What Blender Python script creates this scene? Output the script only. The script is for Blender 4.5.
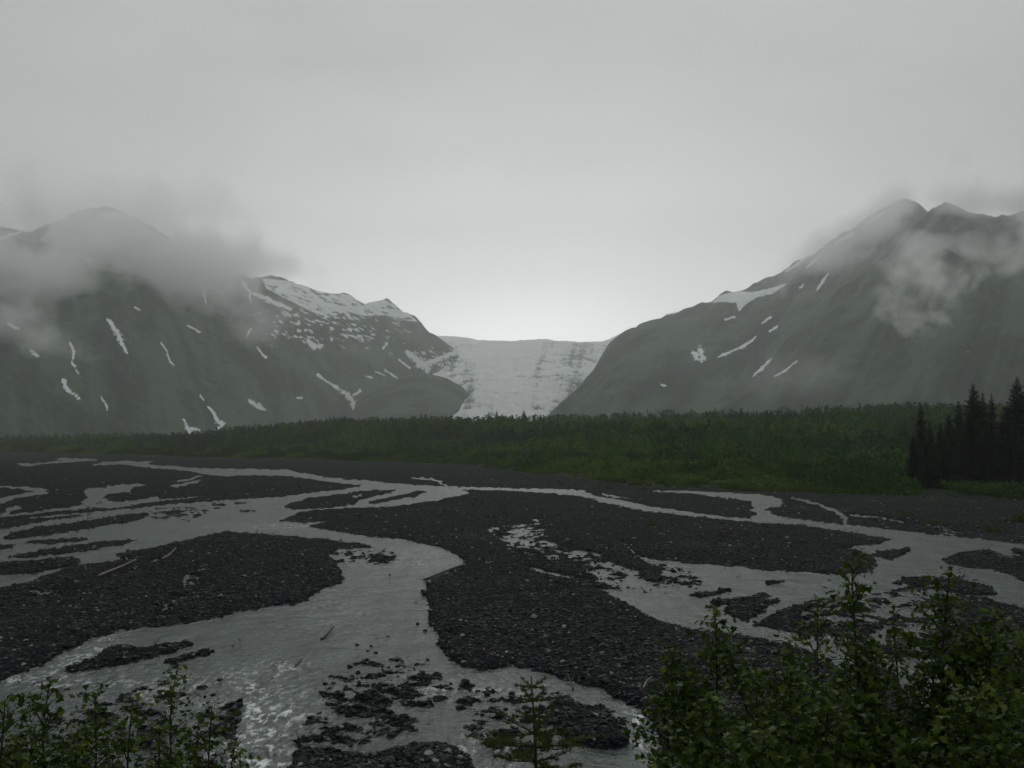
import bpy, math, random
import numpy as np
from math import radians, sin, cos, pi, tan, atan

for o in list(bpy.data.objects): bpy.data.objects.remove(o)
C = bpy.context.scene
COL = C.collection
random.seed(7)
RNG = np.random.default_rng(11)

# ------------------------------------------------------------------ camera
F = 967.0                                   # focal length in pixels of the 1024 wide frame
CAMZ = 7.0
PITCH = atan(56.0 / F)
cam = bpy.data.cameras.new('camera'); camo = bpy.data.objects.new('camera', cam); COL.objects.link(camo)
camo.location = (0, 0, CAMZ); camo.rotation_euler = (pi / 2 + PITCH, 0, 0)
cam.sensor_width = 36; cam.lens = 36 * F / 1024; cam.clip_start = 0.1; cam.clip_end = 40000
C.camera = camo
C.view_settings.view_transform = 'Standard'; C.view_settings.look = 'None'
C.view_settings.exposure = 0.0; C.view_settings.gamma = 1.0; C.view_settings.use_curve_mapping = False
C.render.engine = 'CYCLES'
C.cycles.use_denoising = True
C.cycles.max_bounces = 14; C.cycles.diffuse_bounces = 2; C.cycles.glossy_bounces = 2
C.cycles.transmission_bounces = 2; C.cycles.transparent_max_bounces = 8; C.cycles.volume_bounces = 12
C.cycles.use_adaptive_sampling = True; C.cycles.adaptive_threshold = 0.02

# ------------------------------------------------------------------ world: overcast sky
SUN_EL, SUN_AZ = radians(38), radians(4)     # behind the cloud above the glacier (+Y)
w = bpy.data.worlds.new('World'); C.world = w; w.use_nodes = True
nt = w.node_tree; nt.nodes.clear()
def WN(t, **k):
    n = nt.nodes.new(t)
    for a, b in k.items(): setattr(n, a, b)
    return n
wo = WN('ShaderNodeOutputWorld'); bg = WN('ShaderNodeBackground'); bg.inputs[1].default_value = 1.0
sky = WN('ShaderNodeTexSky'); sky.sky_type = 'NISHITA'; sky.sun_disc = False
sky.sun_elevation = SUN_EL; sky.sun_rotation = SUN_AZ
sk = WN('ShaderNodeVectorMath', operation='SCALE'); sk.inputs[3].default_value = 0.08
nt.links.new(sky.outputs[0], sk.inputs[0])
tc = WN('ShaderNodeTexCoord')
# glow of the cloud thinning above the ice field
def wdot(v):
    d = WN('ShaderNodeVectorMath', operation='DOT_PRODUCT'); d.inputs[1].default_value = v
    nt.links.new(tc.outputs['Generated'], d.inputs[0]); return d
def wramp(src, pts):
    r = WN('ShaderNodeValToRGB'); e = r.color_ramp.elements
    e[0].position = pts[0][0]; e[0].color = (pts[0][1],) * 3 + (1,)
    e[1].position = pts[-1][0]; e[1].color = (pts[-1][1],) * 3 + (1,)
    for p, c in pts[1:-1]:
        k = e.new(p); k.color = (c,) * 3 + (1,)
    nt.links.new(src, r.inputs[0]); return r
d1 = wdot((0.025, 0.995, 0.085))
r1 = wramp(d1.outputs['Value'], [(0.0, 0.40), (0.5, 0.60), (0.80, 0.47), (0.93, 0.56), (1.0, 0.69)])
mp = WN('ShaderNodeMapping'); mp.inputs['Scale'].default_value = (1.0, 1.0, 2.6)
nt.links.new(tc.outputs['Generated'], mp.inputs[0])
ns = WN('ShaderNodeTexNoise'); ns.inputs['Scale'].default_value = 2.6; ns.inputs['Detail'].default_value = 4; ns.inputs['Roughness'].default_value = 0.5
nt.links.new(mp.outputs[0], ns.inputs['Vector'])
mr = WN('ShaderNodeMapRange'); mr.inputs[1].default_value = 0.3; mr.inputs[2].default_value = 0.7; mr.inputs[3].default_value = 0.90; mr.inputs[4].default_value = 1.10
nt.links.new(ns.outputs[0], mr.inputs[0])
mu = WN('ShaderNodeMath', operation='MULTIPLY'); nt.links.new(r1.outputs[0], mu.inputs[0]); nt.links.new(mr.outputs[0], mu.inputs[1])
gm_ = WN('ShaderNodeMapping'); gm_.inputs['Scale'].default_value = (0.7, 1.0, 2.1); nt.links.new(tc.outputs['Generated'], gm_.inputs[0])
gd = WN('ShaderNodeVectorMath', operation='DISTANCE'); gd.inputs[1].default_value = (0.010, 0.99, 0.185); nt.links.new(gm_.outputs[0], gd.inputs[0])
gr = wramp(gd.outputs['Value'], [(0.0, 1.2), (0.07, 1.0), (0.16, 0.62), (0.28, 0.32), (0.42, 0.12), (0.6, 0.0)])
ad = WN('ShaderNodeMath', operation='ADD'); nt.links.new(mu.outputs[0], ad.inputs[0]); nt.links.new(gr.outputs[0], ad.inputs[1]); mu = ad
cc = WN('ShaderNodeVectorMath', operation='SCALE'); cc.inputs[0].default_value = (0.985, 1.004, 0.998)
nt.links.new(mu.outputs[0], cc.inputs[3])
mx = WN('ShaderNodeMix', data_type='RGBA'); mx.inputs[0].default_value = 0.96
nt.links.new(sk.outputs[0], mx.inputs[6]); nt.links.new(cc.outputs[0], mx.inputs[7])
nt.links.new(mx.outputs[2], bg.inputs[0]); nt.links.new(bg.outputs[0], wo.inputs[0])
w.cycles.sampling_method = 'MANUAL'; w.cycles.sample_map_resolution = 512

sl = bpy.data.lights.new('sun', 'SUN'); sl.energy = 0.5; sl.angle = radians(40); sl.color = (1, 0.98, 0.95)
so = bpy.data.objects.new('sun', sl); COL.objects.link(so)
so.rotation_euler = (-(pi / 2 - SUN_EL), 0, -SUN_AZ)     # shines from +Y towards the camera

# ------------------------------------------------------------------ helpers: projection and noise
cp, sp = cos(PITCH), sin(PITCH)
def ray(px, py):
    cx = (np.asarray(px, float) - 512) / F; cy = (384 - np.asarray(py, float)) / F
    return cx, cp - cy * sp, sp + cy * cp
def at(px, py, d):                          # the point seen at px,py whose distance along +Y is d
    x, y, z = ray(px, py); t = d / y
    return x * t, y * t, CAMZ + z * t
def onz(px, py, z0=0.0):
    x, y, z = ray(px, py); t = (z0 - CAMZ) / z
    return x * t, y * t
def proj(x, y, z):
    fw = y * cp + (z - CAMZ) * sp; up = -y * sp + (z - CAMZ) * cp
    fw = np.where(fw < 0.5, 0.5, fw)
    return 512 + F * x / fw, 384 - F * up / fw
_T = RNG.random((256, 256)).astype(np.float32)
def vnoise(x, y):
    x = np.asarray(x, float); y = np.asarray(y, float)
    xi = np.floor(x).astype(int); yi = np.floor(y).astype(int)
    fx = x - xi; fy = y - yi; fx = fx * fx * (3 - 2 * fx); fy = fy * fy * (3 - 2 * fy)
    a = _T[xi & 255, yi & 255]; b = _T[(xi + 1) & 255, yi & 255]; c = _T[xi & 255, (yi + 1) & 255]; d = _T[(xi + 1) & 255, (yi + 1) & 255]
    return (a * (1 - fx) + b * fx) * (1 - fy) + (c * (1 - fx) + d * fx) * fy
def fbm(x, y, n=4, r=0.5):
    s = 0; a = 1; t = 0
    for i in range(n):
        s = s + a * vnoise(x * 2 ** i + 17.3 * i, y * 2 ** i + 9.1 * i); t += a; a *= r
    return s / t
def ridged(x, y, n=4):
    s = 0; a = 1; t = 0
    for i in range(n):
        s = s + a * (1 - np.abs(2 * vnoise(x * 2 ** i + 31.3 * i, y * 2 ** i + 5.7 * i) - 1)); t += a; a *= 0.5
    return s / t
def sstep(a, b, x):
    t = np.clip((x - a) / (b - a), 0, 1); return t * t * (3 - 2 * t)

def mesh_np(name, V, Fc, mat=None, attrs=None, smooth=True, link=True, parent=None):
    V = np.asarray(V, np.float32).reshape(-1, 3); Fc = np.asarray(Fc, np.int32)
    me = bpy.data.meshes.new(name); k = Fc.shape[1]; n = len(Fc)
    me.vertices.add(len(V)); me.vertices.foreach_set('co', V.ravel())
    me.loops.add(n * k); me.loops.foreach_set('vertex_index', Fc.ravel())
    me.polygons.add(n); me.polygons.foreach_set('loop_start', np.arange(0, n * k, k, dtype=np.int32))
    me.polygons.foreach_set('loop_total', np.full(n, k, np.int32))
    me.update(calc_edges=True)
    me.polygons.foreach_set('use_smooth', np.full(n, smooth, bool))
    for an, av in (attrs or {}).items():
        a = me.attributes.new(an, 'FLOAT', 'POINT'); a.data.foreach_set('value', np.asarray(av, np.float32).ravel())
    if mat: me.materials.append(mat)
    if not link: return me
    o = bpy.data.objects.new(name, me); COL.objects.link(o)
    if parent: o.parent = parent
    return o
def grid_faces(nr, nc):
    i = np.arange((nr - 1) * nc).reshape(nr - 1, nc)[:, :-1].ravel()
    return np.stack([i, i + 1, i + nc + 1, i + nc], 1)
def tag(o, label=None, cat=None, group=None, kind=None):
    if label: o['label'] = label
    if cat: o['category'] = cat
    if group: o['group'] = group
    if kind: o['kind'] = kind
    return o
def empty(name, loc, label, cat, group=None, rz=0, sc=1):
    o = bpy.data.objects.new(name, None); COL.objects.link(o); o.location = loc; o.rotation_euler = (0, 0, rz); o.scale = (sc, sc, sc)
    o.empty_display_size = 0.2
    return tag(o, label, cat, group)

# ------------------------------------------------------------------ material helpers
class M:
    def __init__(s, name):
        s.m = bpy.data.materials.new(name); s.m.use_nodes = True; s.t = s.m.node_tree; s.t.nodes.clear()
        s.out = s.n('ShaderNodeOutputMaterial')
    def n(s, t, **k):
        x = s.t.nodes.new(t)
        for a, b in k.items(): setattr(x, a, b)
        return x
    def l(s, a, b): s.t.links.new(a, b)
    def principled(s, rough=0.8, spec=0.3):
        p = s.n('ShaderNodeBsdfPrincipled'); p.inputs['Roughness'].default_value = rough
        p.inputs['Specular IOR Level'].default_value = spec
        s.l(p.outputs[0], s.out.inputs[0]); return p
    def noise(s, scale, detail=4, rough=0.55, vec=None):
        x = s.n('ShaderNodeTexNoise'); x.inputs['Scale'].default_value = scale; x.inputs['Detail'].default_value = detail; x.inputs['Roughness'].default_value = rough
        s.l(vec if vec is not None else s.obj(), x.inputs['Vector']); return x.outputs[0]
    def obj(s):
        if not hasattr(s, '_o'): s._o = s.n('ShaderNodeTexCoord').outputs['Object']
        return s._o
    def scaled(s, v):
        m = s.n('ShaderNodeMapping'); m.inputs['Scale'].default_value = v; s.l(s.obj(), m.inputs[0]); return m.outputs[0]
    def ramp(s, src, pts):
        r = s.n('ShaderNodeValToRGB'); e = r.color_ramp.elements
        e[0].position, e[0].color = pts[0][0], tuple(pts[0][1]) + (1,)
        e[1].position, e[1].color = pts[-1][0], tuple(pts[-1][1]) + (1,)
        for p, c in pts[1:-1]:
            k = e.new(p); k.color = tuple(c) + (1,)
        s.l(src, r.inputs[0]); return r.outputs[0]
    def attr(s, name):
        a = s.n('ShaderNodeAttribute'); a.attribute_name = name; return a.outputs['Fac']
    def mix(s, f, a, b):
        m = s.n('ShaderNodeMix', data_type='RGBA')
        for i, v in ((0, f), (6, a), (7, b)):
            if isinstance(v, (int, float)): m.inputs[i].default_value = v
            elif isinstance(v, tuple): m.inputs[i].default_value = v + (1,)
            else: s.l(v, m.inputs[i])
        return m.outputs[2]
    def math(s, op, a, b=0.0, clamp=False):
        m = s.n('ShaderNodeMath', operation=op); m.use_clamp = clamp
        for i, v in enumerate((a, b)):
            if isinstance(v, (int, float)): m.inputs[i].default_value = v
            else: s.l(v, m.inputs[i])
        return m.outputs[0]
    def bump(s, h, strength, dist, p):
        b = s.n('ShaderNodeBump'); b.inputs['Strength'].default_value = strength; b.inputs['Distance'].default_value = dist
        s.l(h, b.inputs['Height']); s.l(b.outputs[0], p.inputs['Normal'])
    def voronoi(s, scale, feature='F1', out=0):
        v = s.n('ShaderNodeTexVoronoi'); v.feature = feature; v.inputs['Scale'].default_value = scale; s.l(s.obj(), v.inputs['Vector']); return v.outputs[out]

# ground: wet dark river gravel, with moss and soil where plants grow
m = M('river_gravel'); p = m.principled(0.9, 0.04)
v1 = m.voronoi(9.0, out=1); v2 = m.voronoi(2.6, out=1)
bw1 = m.n('ShaderNodeSeparateColor'); m.l(v1, bw1.inputs[0]); bw2 = m.n('ShaderNodeSeparateColor'); m.l(v2, bw2.inputs[0])
g1 = m.ramp(bw1.outputs[0], [(0.0, (0.005, 0.006, 0.007)), (0.55, (0.010, 0.0135, 0.0145)), (0.86, (0.022, 0.027, 0.028)), (0.95, (0.12, 0.125, 0.12)), (1.0, (0.30, 0.30, 0.28))])
g2 = m.ramp(bw2.outputs[0], [(0.0, (0.005, 0.007, 0.008)), (0.8, (0.012, 0.016, 0.017)), (1.0, (0.042, 0.042, 0.038))])
big = m.noise(0.12, 5); gm = m.mix(0.45, g1, g2)
silt = m.noise(0.22, 6, 0.6, m.scaled((1.0, 0.45, 1.0)))
gm = m.mix(m.ramp(silt, [(0.53, (0, 0, 0)), (0.66, (0.55, 0.55, 0.55))]), gm, (0.040, 0.045, 0.044))
gm = m.mix(m.ramp(big, [(0.35, (0, 0, 0)), (0.65, (1, 1, 1))]), gm, m.mix(0.6, gm, (0.012, 0.014, 0.016)))
rust = m.noise(0.5, 3)
gm = m.mix(m.ramp(rust, [(0.66, (0, 0, 0)), (0.74, (0.5, 0.5, 0.5))]), gm, (0.042, 0.031, 0.025))
soil = m.ramp(m.noise(0.25, 5), [(0.3, (0.012, 0.020, 0.008)), (0.7, (0.045, 0.070, 0.02))])
vg = m.attr('veg'); m.l(m.mix(vg, gm, soil), p.inputs['Base Color'])
hb = m.math('ADD', m.voronoi(9.0), m.math('MULTIPLY', m.voronoi(3.0), 1.5))
m.bump(hb, 1.0, 0.12, p); MAT_GRAVEL = m.m

m = M('stone'); p = m.principled(0.6, 0.12)
tint = m.attr('tint')
m.l(m.mix(m.math('MULTIPLY', m.noise(14, 3), 0.5), m.ramp(tint, [(0, (0.004, 0.005, 0.006)), (0.7, (0.015, 0.019, 0.020)), (0.93, (0.05, 0.057, 0.055)), (1, (0.34, 0.34, 0.32))]), (0.012, 0.015, 0.016)), p.inputs['Base Color'])
MAT_STONE = m.m

# silty glacial water with foam where it breaks
m = M('silty_water'); p = m.principled(0.14, 0.29)
foam = m.attr('foam')
fn = m.noise(2.6, 7, 0.68, m.scaled((1.9, 0.8, 1.0)))
fm = m.math('MULTIPLY', m.ramp(fn, [(0.49, (0, 0, 0)), (0.60, (1, 1, 1))]), m.math('MULTIPLY', foam, m.ramp(m.noise(0.9, 3), [(0.36, (0.1, 0.1, 0.1)), (0.62, (1.5, 1.5, 1.5))])), True)
spk = m.ramp(m.noise(7.0, 4, 0.7), [(0.62, (0, 0, 0)), (0.70, (0.5, 0.5, 0.5))])
fm2 = m.math('ADD', fm, m.math('MULTIPLY', spk, m.math('ADD', foam, 0.12)), True)
wc = m.mix(m.ramp(m.noise(0.5, 6, 0.65, m.scaled((1.6, 0.5, 1))), [(0.38, (0, 0, 0)), (0.62, (1, 1, 1))]), (0.018, 0.032, 0.029), (0.055, 0.082, 0.076))
shal = m.attr('shallow')
bed = m.ramp(m.noise(3.5, 5, 0.7, m.scaled((0.7, 1.3, 1))), [(0.40, (0.012, 0.016, 0.016)), (0.62, (0.075, 0.095, 0.088))])
wc = m.mix(m.math('MULTIPLY', shal, 0.85), wc, bed)
m.l(m.mix(fm2, wc, (0.72, 0.76, 0.75)), p.inputs['Base Color'])
m.l(m.math('ADD', m.math('MULTIPLY', fm2, 0.5), 0.14), p.inputs['Roughness'])
h = m.math('ADD', m.noise(3.2, 5, 0.6, m.scaled((1.5, 0.8, 1))), m.math('MULTIPLY', m.noise(0.7, 3), 1.5))
m.bump(h, 1.0, 0.11, p); p.inputs['IOR'].default_value = 1.33; MAT_WATER = m.m

# mountain: brush below, rock above, snow attribute
def mountain_mat(name, snowcol=(0.80, 0.84, 0.85)):
    m = M(name); p = m.principled(0.9, 0.1)
    alt = m.attr('alt'); sn = m.attr('snow')
    t1 = m.noise(0.012, 8, 0.62); t2 = m.math('ADD', m.math('MULTIPLY', m.noise(0.045, 8, 0.72), 0.55), m.math('MULTIPLY', m.attr('gully'), 0.45))  # gully attribute: slope relief shading put into the colour, with rock and brush stripes
    brush = m.ramp(t2, [(0.36, (0.002, 0.009, 0.006)), (0.5, (0.012, 0.034, 0.020)), (0.62, (0.050, 0.088, 0.050))])
    rock = m.ramp(t2, [(0.36, (0.008, 0.011, 0.011)), (0.5, (0.045, 0.050, 0.048)), (0.62, (0.14, 0.145, 0.14))])
    f = m.ramp(m.math('ADD', alt, m.math('MULTIPLY', t1, 0.6)), [(0.70, (0, 0, 0)), (1.0, (1, 1, 1))])
    c = m.mix(f, brush, rock)
    s2 = m.math('ADD', sn, m.math('MULTIPLY', m.math('SUBTRACT', m.noise(0.06, 8, 0.75), 0.5), 2.2))
    c = m.mix(m.ramp(s2, [(0.38, (0, 0, 0)), (0.50, (0.45, 0.45, 0.45)), (0.66, (1, 1, 1))]), c, snowcol)
    m.l(c, p.inputs['Base Color']); m.bump(t2, 0.8, 12.0, p); return m.m
MAT_MOUNT = mountain_mat('mountain_slope')

m = M('glacier_ice'); p = m.principled(0.6, 0.3)
fl = m.attr('flow'); t = m.noise(0.035, 9, 0.75)
ice = m.ramp(m.math('ADD', m.math('MULTIPLY', fl, 0.75), m.math('MULTIPLY', t, 0.40)), [(0.44, (0.20, 0.23, 0.24)), (0.57, (0.62, 0.70, 0.73)), (0.72, (0.96, 0.98, 0.99))])
m.l(m.mix(m.attr('snow'), ice, (0.85, 0.88, 0.88)), p.inputs['Base Color']); m.bump(t, 1.0, 14.0, p); MAT_ICE = m.m

def leaf_mat(name, c0, c1, c2, tr=0.3, attr='tint', rough=0.8, spec=0.08):
    m = M(name); p = m.n('ShaderNodeBsdfPrincipled'); p.inputs['Roughness'].default_value = rough; p.inputs['Specular IOR Level'].default_value = spec
    col = m.ramp(m.attr(attr), [(0.0, c0), (0.5, c1), (1.0, c2)])
    t = m.n('ShaderNodeBsdfTranslucent'); x = m.n('ShaderNodeMixShader'); x.inputs[0].default_value = tr
    m.l(col, p.inputs['Base Color']); m.l(col, t.inputs[0]); m.l(p.outputs[0], x.inputs[1]); m.l(t.outputs[0], x.inputs[2]); m.l(x.outputs[0], m.out.inputs[0])
    return m.m
MAT_FOREST = leaf_mat('forest_leaves', (0.010, 0.030, 0.008), (0.032, 0.086, 0.010), (0.085, 0.150, 0.020), 0.2)
MAT_BRUSH = leaf_mat('willow_leaves', (0.022, 0.050, 0.010), (0.046, 0.090, 0.012), (0.084, 0.134, 0.022), 0.25)
MAT_NEEDLE = leaf_mat('spruce_needles', (0.008, 0.016, 0.009), (0.014, 0.024, 0.013), (0.022, 0.036, 0.016), 0.1)
MAT_LEAF = leaf_mat('shrub_leaves', (0.009, 0.030, 0.003), (0.030, 0.066, 0.005), (0.115, 0.165, 0.012), 0.3, rough=0.5, spec=0.2)
MAT_SAPNEEDLE = leaf_mat('sapling_needles', (0.030, 0.052, 0.014), (0.070, 0.098, 0.022), (0.12, 0.15, 0.035), 0.2)
MAT_RUST = leaf_mat('rusty_leaves', (0.04, 0.03, 0.014), (0.065, 0.045, 0.02), (0.085, 0.06, 0.028), 0.2)
m = M('bark'); p = m.principled(0.85, 0.2); m.l(m.ramp(m.noise(20, 4), [(0.3, (0.018, 0.014, 0.011)), (0.7, (0.05, 0.042, 0.034))]), p.inputs['Base Color']); MAT_BARK = m.m
m = M('wet_driftwood'); p = m.principled(0.6, 0.3); m.l(m.ramp(m.noise(9, 5, vec=m.scaled((1, 1, 1))), [(0.3, (0.02, 0.018, 0.017)), (0.7, (0.055, 0.05, 0.045))]), p.inputs['Base Color']); MAT_WOOD = m.m
m = M('bleached_driftwood'); p = m.principled(0.8, 0.2); m.l(m.ramp(m.noise(9, 5), [(0.3, (0.13, 0.12, 0.10)), (0.7, (0.26, 0.24, 0.20))]), p.inputs['Base Color']); MAT_PALEWOOD = m.m

# ------------------------------------------------------------------ the braided channels (plan of water and gravel bars)
X0, Y0, SS = -80, 445, 2
NXM, NYM = (1104 + 80) * SS, (800 - 445) * SS
MASK = np.zeros((NYM, NXM), np.float32)
def fill(pts, val):
    P = [((x - X0) * SS, (y - Y0) * SS) for x, y in pts]
    ys = [q[1] for q in P]; n = len(P)
    for r in range(max(0, int(min(ys))), min(NYM - 1, int(max(ys)) + 1) + 1):
        yc = r + 0.5; xs = []
        for i in range(n):
            (xa, ya), (xb, yb) = P[i], P[(i + 1) % n]
            if (ya <= yc) != (yb <= yc): xs.append(xa + (yc - ya) / (yb - ya) * (xb - xa))
        xs.sort()
        for a, b in zip(xs[::2], xs[1::2]):
            a = max(0, int(round(a))); b = min(NXM, int(round(b)))
            if b > a: MASK[r, a:b] = val
def stroke(pts, val=1.0):
    fill([(x, y - wd / 2) for x, y, wd in pts] + [(x, y + wd / 2) for x, y, wd in pts[::-1]], val)
W, G, P5 = 1.0, 0.0, 0.5
A = [(-90,545),(0,530),(40,522),(100,513),(160,505),(200,502),(245,499),(280,497),(315,492),(345,489),(366,485),(350,480),(370,481),(410,484.5),(445,487),(458,489),(472,493.5),(455,496),(440,500),(415,503),(400,506),(350,508),(320,510),(300,512),(278,521),(300,523),(340,520),(306,526),(320,529),(350,533),(370,537),(400,539),(420,543),(440,548),(455,554),(463,562),(464,568),(440,577),(428,583),(425,592),(430,600),(434,610),(430,620),(437,635),(436,645),(445,656),(465,668),(480,672),(505,668),(530,669),(550,672),(562,680),(580,684),(600,688),(612,698),(635,705),(650,715),(660,735),(662,768),(660,805),(-90,805),(-90,720),(0,683),(15,675),(40,666),(60,655),(90,640),(120,630),(145,626),(160,628),(175,625),(200,621),(240,613),(275,607),(305,600),(318,593),(325,588),(335,585),(345,580),(343,572),(340,566),(338,560),(328,557),(335,552),(355,549),(375,548),(368,545),(340,541),(300,537),(260,534),(228,531),(200,537),(150,548),(112,554),(118,556),(135,559),(110,562),(80,566),(45,576),(30,583),(15,586),(-90,602)]
fill(A, W)
for s in [[(18,464,2),(30,465,3),(50,462.5,2),(75,461.5,2)], [(56,459,2),(75,459.5,2.6),(98,460,1.5)],
          [(92,464.5,1),(105,463.5,3),(125,462.5,4),(140,464,5),(158,467,3),(180,468.5,3),(200,470.5,5),(222,472.5,8),(250,472,6),(285,472.5,6),(300,475,5),(325,479,4),(350,481.8,4.5),(375,484,6),(395,487,5)],
          [(120,462.5,1.5),(155,461.5,1.2)],
          [(-60,486,2),(0,487,2),(20,487.5,2),(40,490,4),(48,492,4)], [(-60,506,5),(0,501,7),(10,498,4),(25,495,3),(45,492,3)],
          [(0,516,3),(8,512,4),(14,508,5),(22,508,2)], [(-60,524,3),(0,516.5,2.5),(40,512,2.5),(80,507,4),(100,505,3)],
          [(30,518,1.5),(80,514,1.8),(130,509,1.4)], [(163,500,2),(200,497,1)],
          [(168,487,2),(185,484,3),(200,481,2.5)], [(175,482,1),(190,479,2),(200,476,3)],
          [(412,478,1.5),(430,479,2),(440,482,2.4),(447,487,3)],
          [(445,487.5,2.5),(500,489.3,2.5),(545,490.8,4),(580,493,6),(600,499,5),(620,503,6),(650,509,5),(690,514,4),(730,519,3.4),(760,521,4)],
          [(652,491,1.5),(690,492,3),(720,495,5),(750,497.5,7),(770,500,9),(782,503,6)],
          [(600,493,1.5),(615,497,1.5),(630,498,1)], [(790,497,1),(805,501,2),(820,505,3),(835,511,5),(848,522,8)],
          [(848,515,2),(880,518,2),(905,523,2)], [(915,523,1),(950,531,2),(965,533,2)],
          [(535,556,2),(560,558,2),(590,563,3),(600,565,3),(640,574,4)],
          [(548,543,1.5),(570,551,2),(600,555,1.5)], [(530,567,3),(540,572,5),(560,576,4),(580,579,2),(600,582,1.4),(620,582,2)],
          [(585,570,2),(600,577,4),(610,580,3)], [(588,588,1),(603,590,3),(620,596,6)],
          [(487,530,2),(500,536,3),(515,541,4),(530,546,5)], [(494,535,2),(510,532,2.4),(517,526,3)], [(524,534,3),(529,533,2)], [(532,519,2),(540,522,3)],
          [(621,541,2),(626,545,2),(634,552,4)], [(150,563,3),(160,560,3)],
          [(800,641,10),(830,645,14),(860,657,14),(900,668,12)]]:
    stroke(s)
fill([(84,492),(88,489),(100,488),(115,485),(135,484),(150,485),(132,487),(133,491),(120,493),(105,494),(104,499),(115,502),(140,500),(155,497),(152,495),(165,500),(140,503.5),(118,508),(95,508),(80,503),(88,497)], W)
fill([(632,552),(640,557),(650,559),(690,563),(730,566),(760,569),(800,572),(845,575),(865,573),(878,566),(873,556),(858,551),(838,549),(870,545),(892,540),(870,535),(840,531),(800,525),(760,523),(745,519.5),(758,514),(752,511),(755,507),(752,500),(775,499),(783,503),(778,507),(768,507),(765,510),(775,515),(800,519),(830,523),(870,527),(920,533),(970,538),(1024,544),(1110,551),(1110,630),(1040,615),(1000,608),(960,601),(938,600),(935,620),(930,645),(928,656),(906,656),(903,640),(895,615),(885,603),(850,600),(820,600),(800,603),(780,612),(750,625),(770,629),(795,632),(820,640),(850,658),(862,672),(860,682),(840,668),(810,652),(785,645),(745,637),(720,634),(695,631),(665,623),(650,617),(632,607),(620,600),(600,592),(610,588),(625,587),(615,580),(600,576),(620,574),(640,580),(660,583),(690,587),(700,588),(705,585),(695,578),(690,572),(670,568),(655,566),(642,561),(630,554)], W)
fill([(895,660),(930,655),(945,662),(956,672),(958,690),(968,712),(990,722),(1000,735),(980,748),(960,752),(950,805),(900,805),(908,765),(925,735),(935,722),(925,705),(905,695),(897,675)], W)
for g in [[(3,539),(14,532),(40,527),(80,521),(130,514),(150,512),(143,519),(125,523),(100,526),(75,531),(50,535),(20,539)],
          [(148,518),(160,512),(180,508),(200,506),(212,507),(200,516),(185,518),(160,519)],
          [(22,543),(45,539.5),(70,538),(90,538),(80,542),(50,544)], [(-60,547),(0,545),(15,545),(10,548),(0,549.5),(-60,553)],
          [(5,557),(30,552),(70,546),(100,542),(140,539),(125,544),(90,550),(60,554),(20,558)],
          [(-90,572),(0,563),(40,560),(65,557),(78,559),(80,565),(60,569),(30,573),(0,575.5),(-90,586)],
          [(235,503),(247,502.5),(246,504),(236,504.5)], [(237,511),(248,509.5),(257,511),(245,512.5)], [(200,506),(228,504.5),(227,506),(204,508)],
          [(285,505),(295,502),(310,498),(340,494),(360,491),(383,489.8),(370,493),(352,496),(362,500),(352,505),(330,508),(290,510),(287,508)],
          [(354,500),(362,495),(385,490.5),(400,489),(392,492),(365,499.5)], [(366,503),(385,498),(400,495),(418,490.5),(426,492),(415,497),(395,500),(375,504)],
          [(358,559),(372,554),(385,550),(396,557),(390,562),(375,565),(362,562)],
          [(62,673),(80,664),(100,656),(105,650),(125,645),(135,648),(150,648),(165,643),(185,643),(198,646),(180,652),(150,660),(110,667),(75,672)],
          [(162,665),(185,657),(220,650),(205,657),(175,665)],
          [(212,722),(230,703),(242,704),(236,722),(222,742),(208,746)],
          [(300,735),(320,725),(345,715),(365,700),(375,692),(400,692),(418,698),(415,710),(395,722),(370,725),(345,732),(310,740),(298,748)],
          [(284,805),(292,768),(298,750),(330,752),(370,757),(400,750),(440,744),(466,757),(476,775),(486,805)],
          [(470,727),(485,722),(500,730),(520,734),(512,745),(488,744)],
          [(550,702),(570,699),(590,709),(610,718),(624,730),(628,741),(618,749),(600,749),(575,744),(558,736),(546,720)],
          [(870,554),(890,549.5),(908,548),(906,554),(893,560),(877,557)],
          [(940,561),(960,552),(985,549.5),(1008,557),(1024,556),(1110,562),(1110,597),(1024,582),(1008,573),(990,570),(975,568),(955,566)],
          [(1008,549),(1024,549.5),(1110,555),(1110,559),(1024,556),(1012,553)],
          [(892,584),(905,578),(925,576),(960,579),(993,588),(997,594),(985,597),(960,595),(940,590),(905,587)],
          [(960,597),(985,599),(1010,605),(1045,613),(1024,613),(990,607),(962,602)],
          [(689,596),(700,592),(728,590),(732,592),(705,596.5)], [(703,608),(715,603),(705,601),(725,599.5),(760,595),(778,595.5),(740,603)],
          [(723,612),(727,606),(745,603),(770,600),(782,600.5),(766,608),(760,615),(745,622),(730,618)],
          [(765,583),(790,580.5),(792,581.5),(768,584.5)], [(735,577),(742,577),(741,578.2),(736,578.2)]]:
    fill(g, G)
PATCH = np.zeros_like(MASK); _save = MASK
def patch(pts, v=1.0):
    global MASK
    keep = MASK; MASK = PATCH; fill(pts, v); MASK = keep
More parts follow.
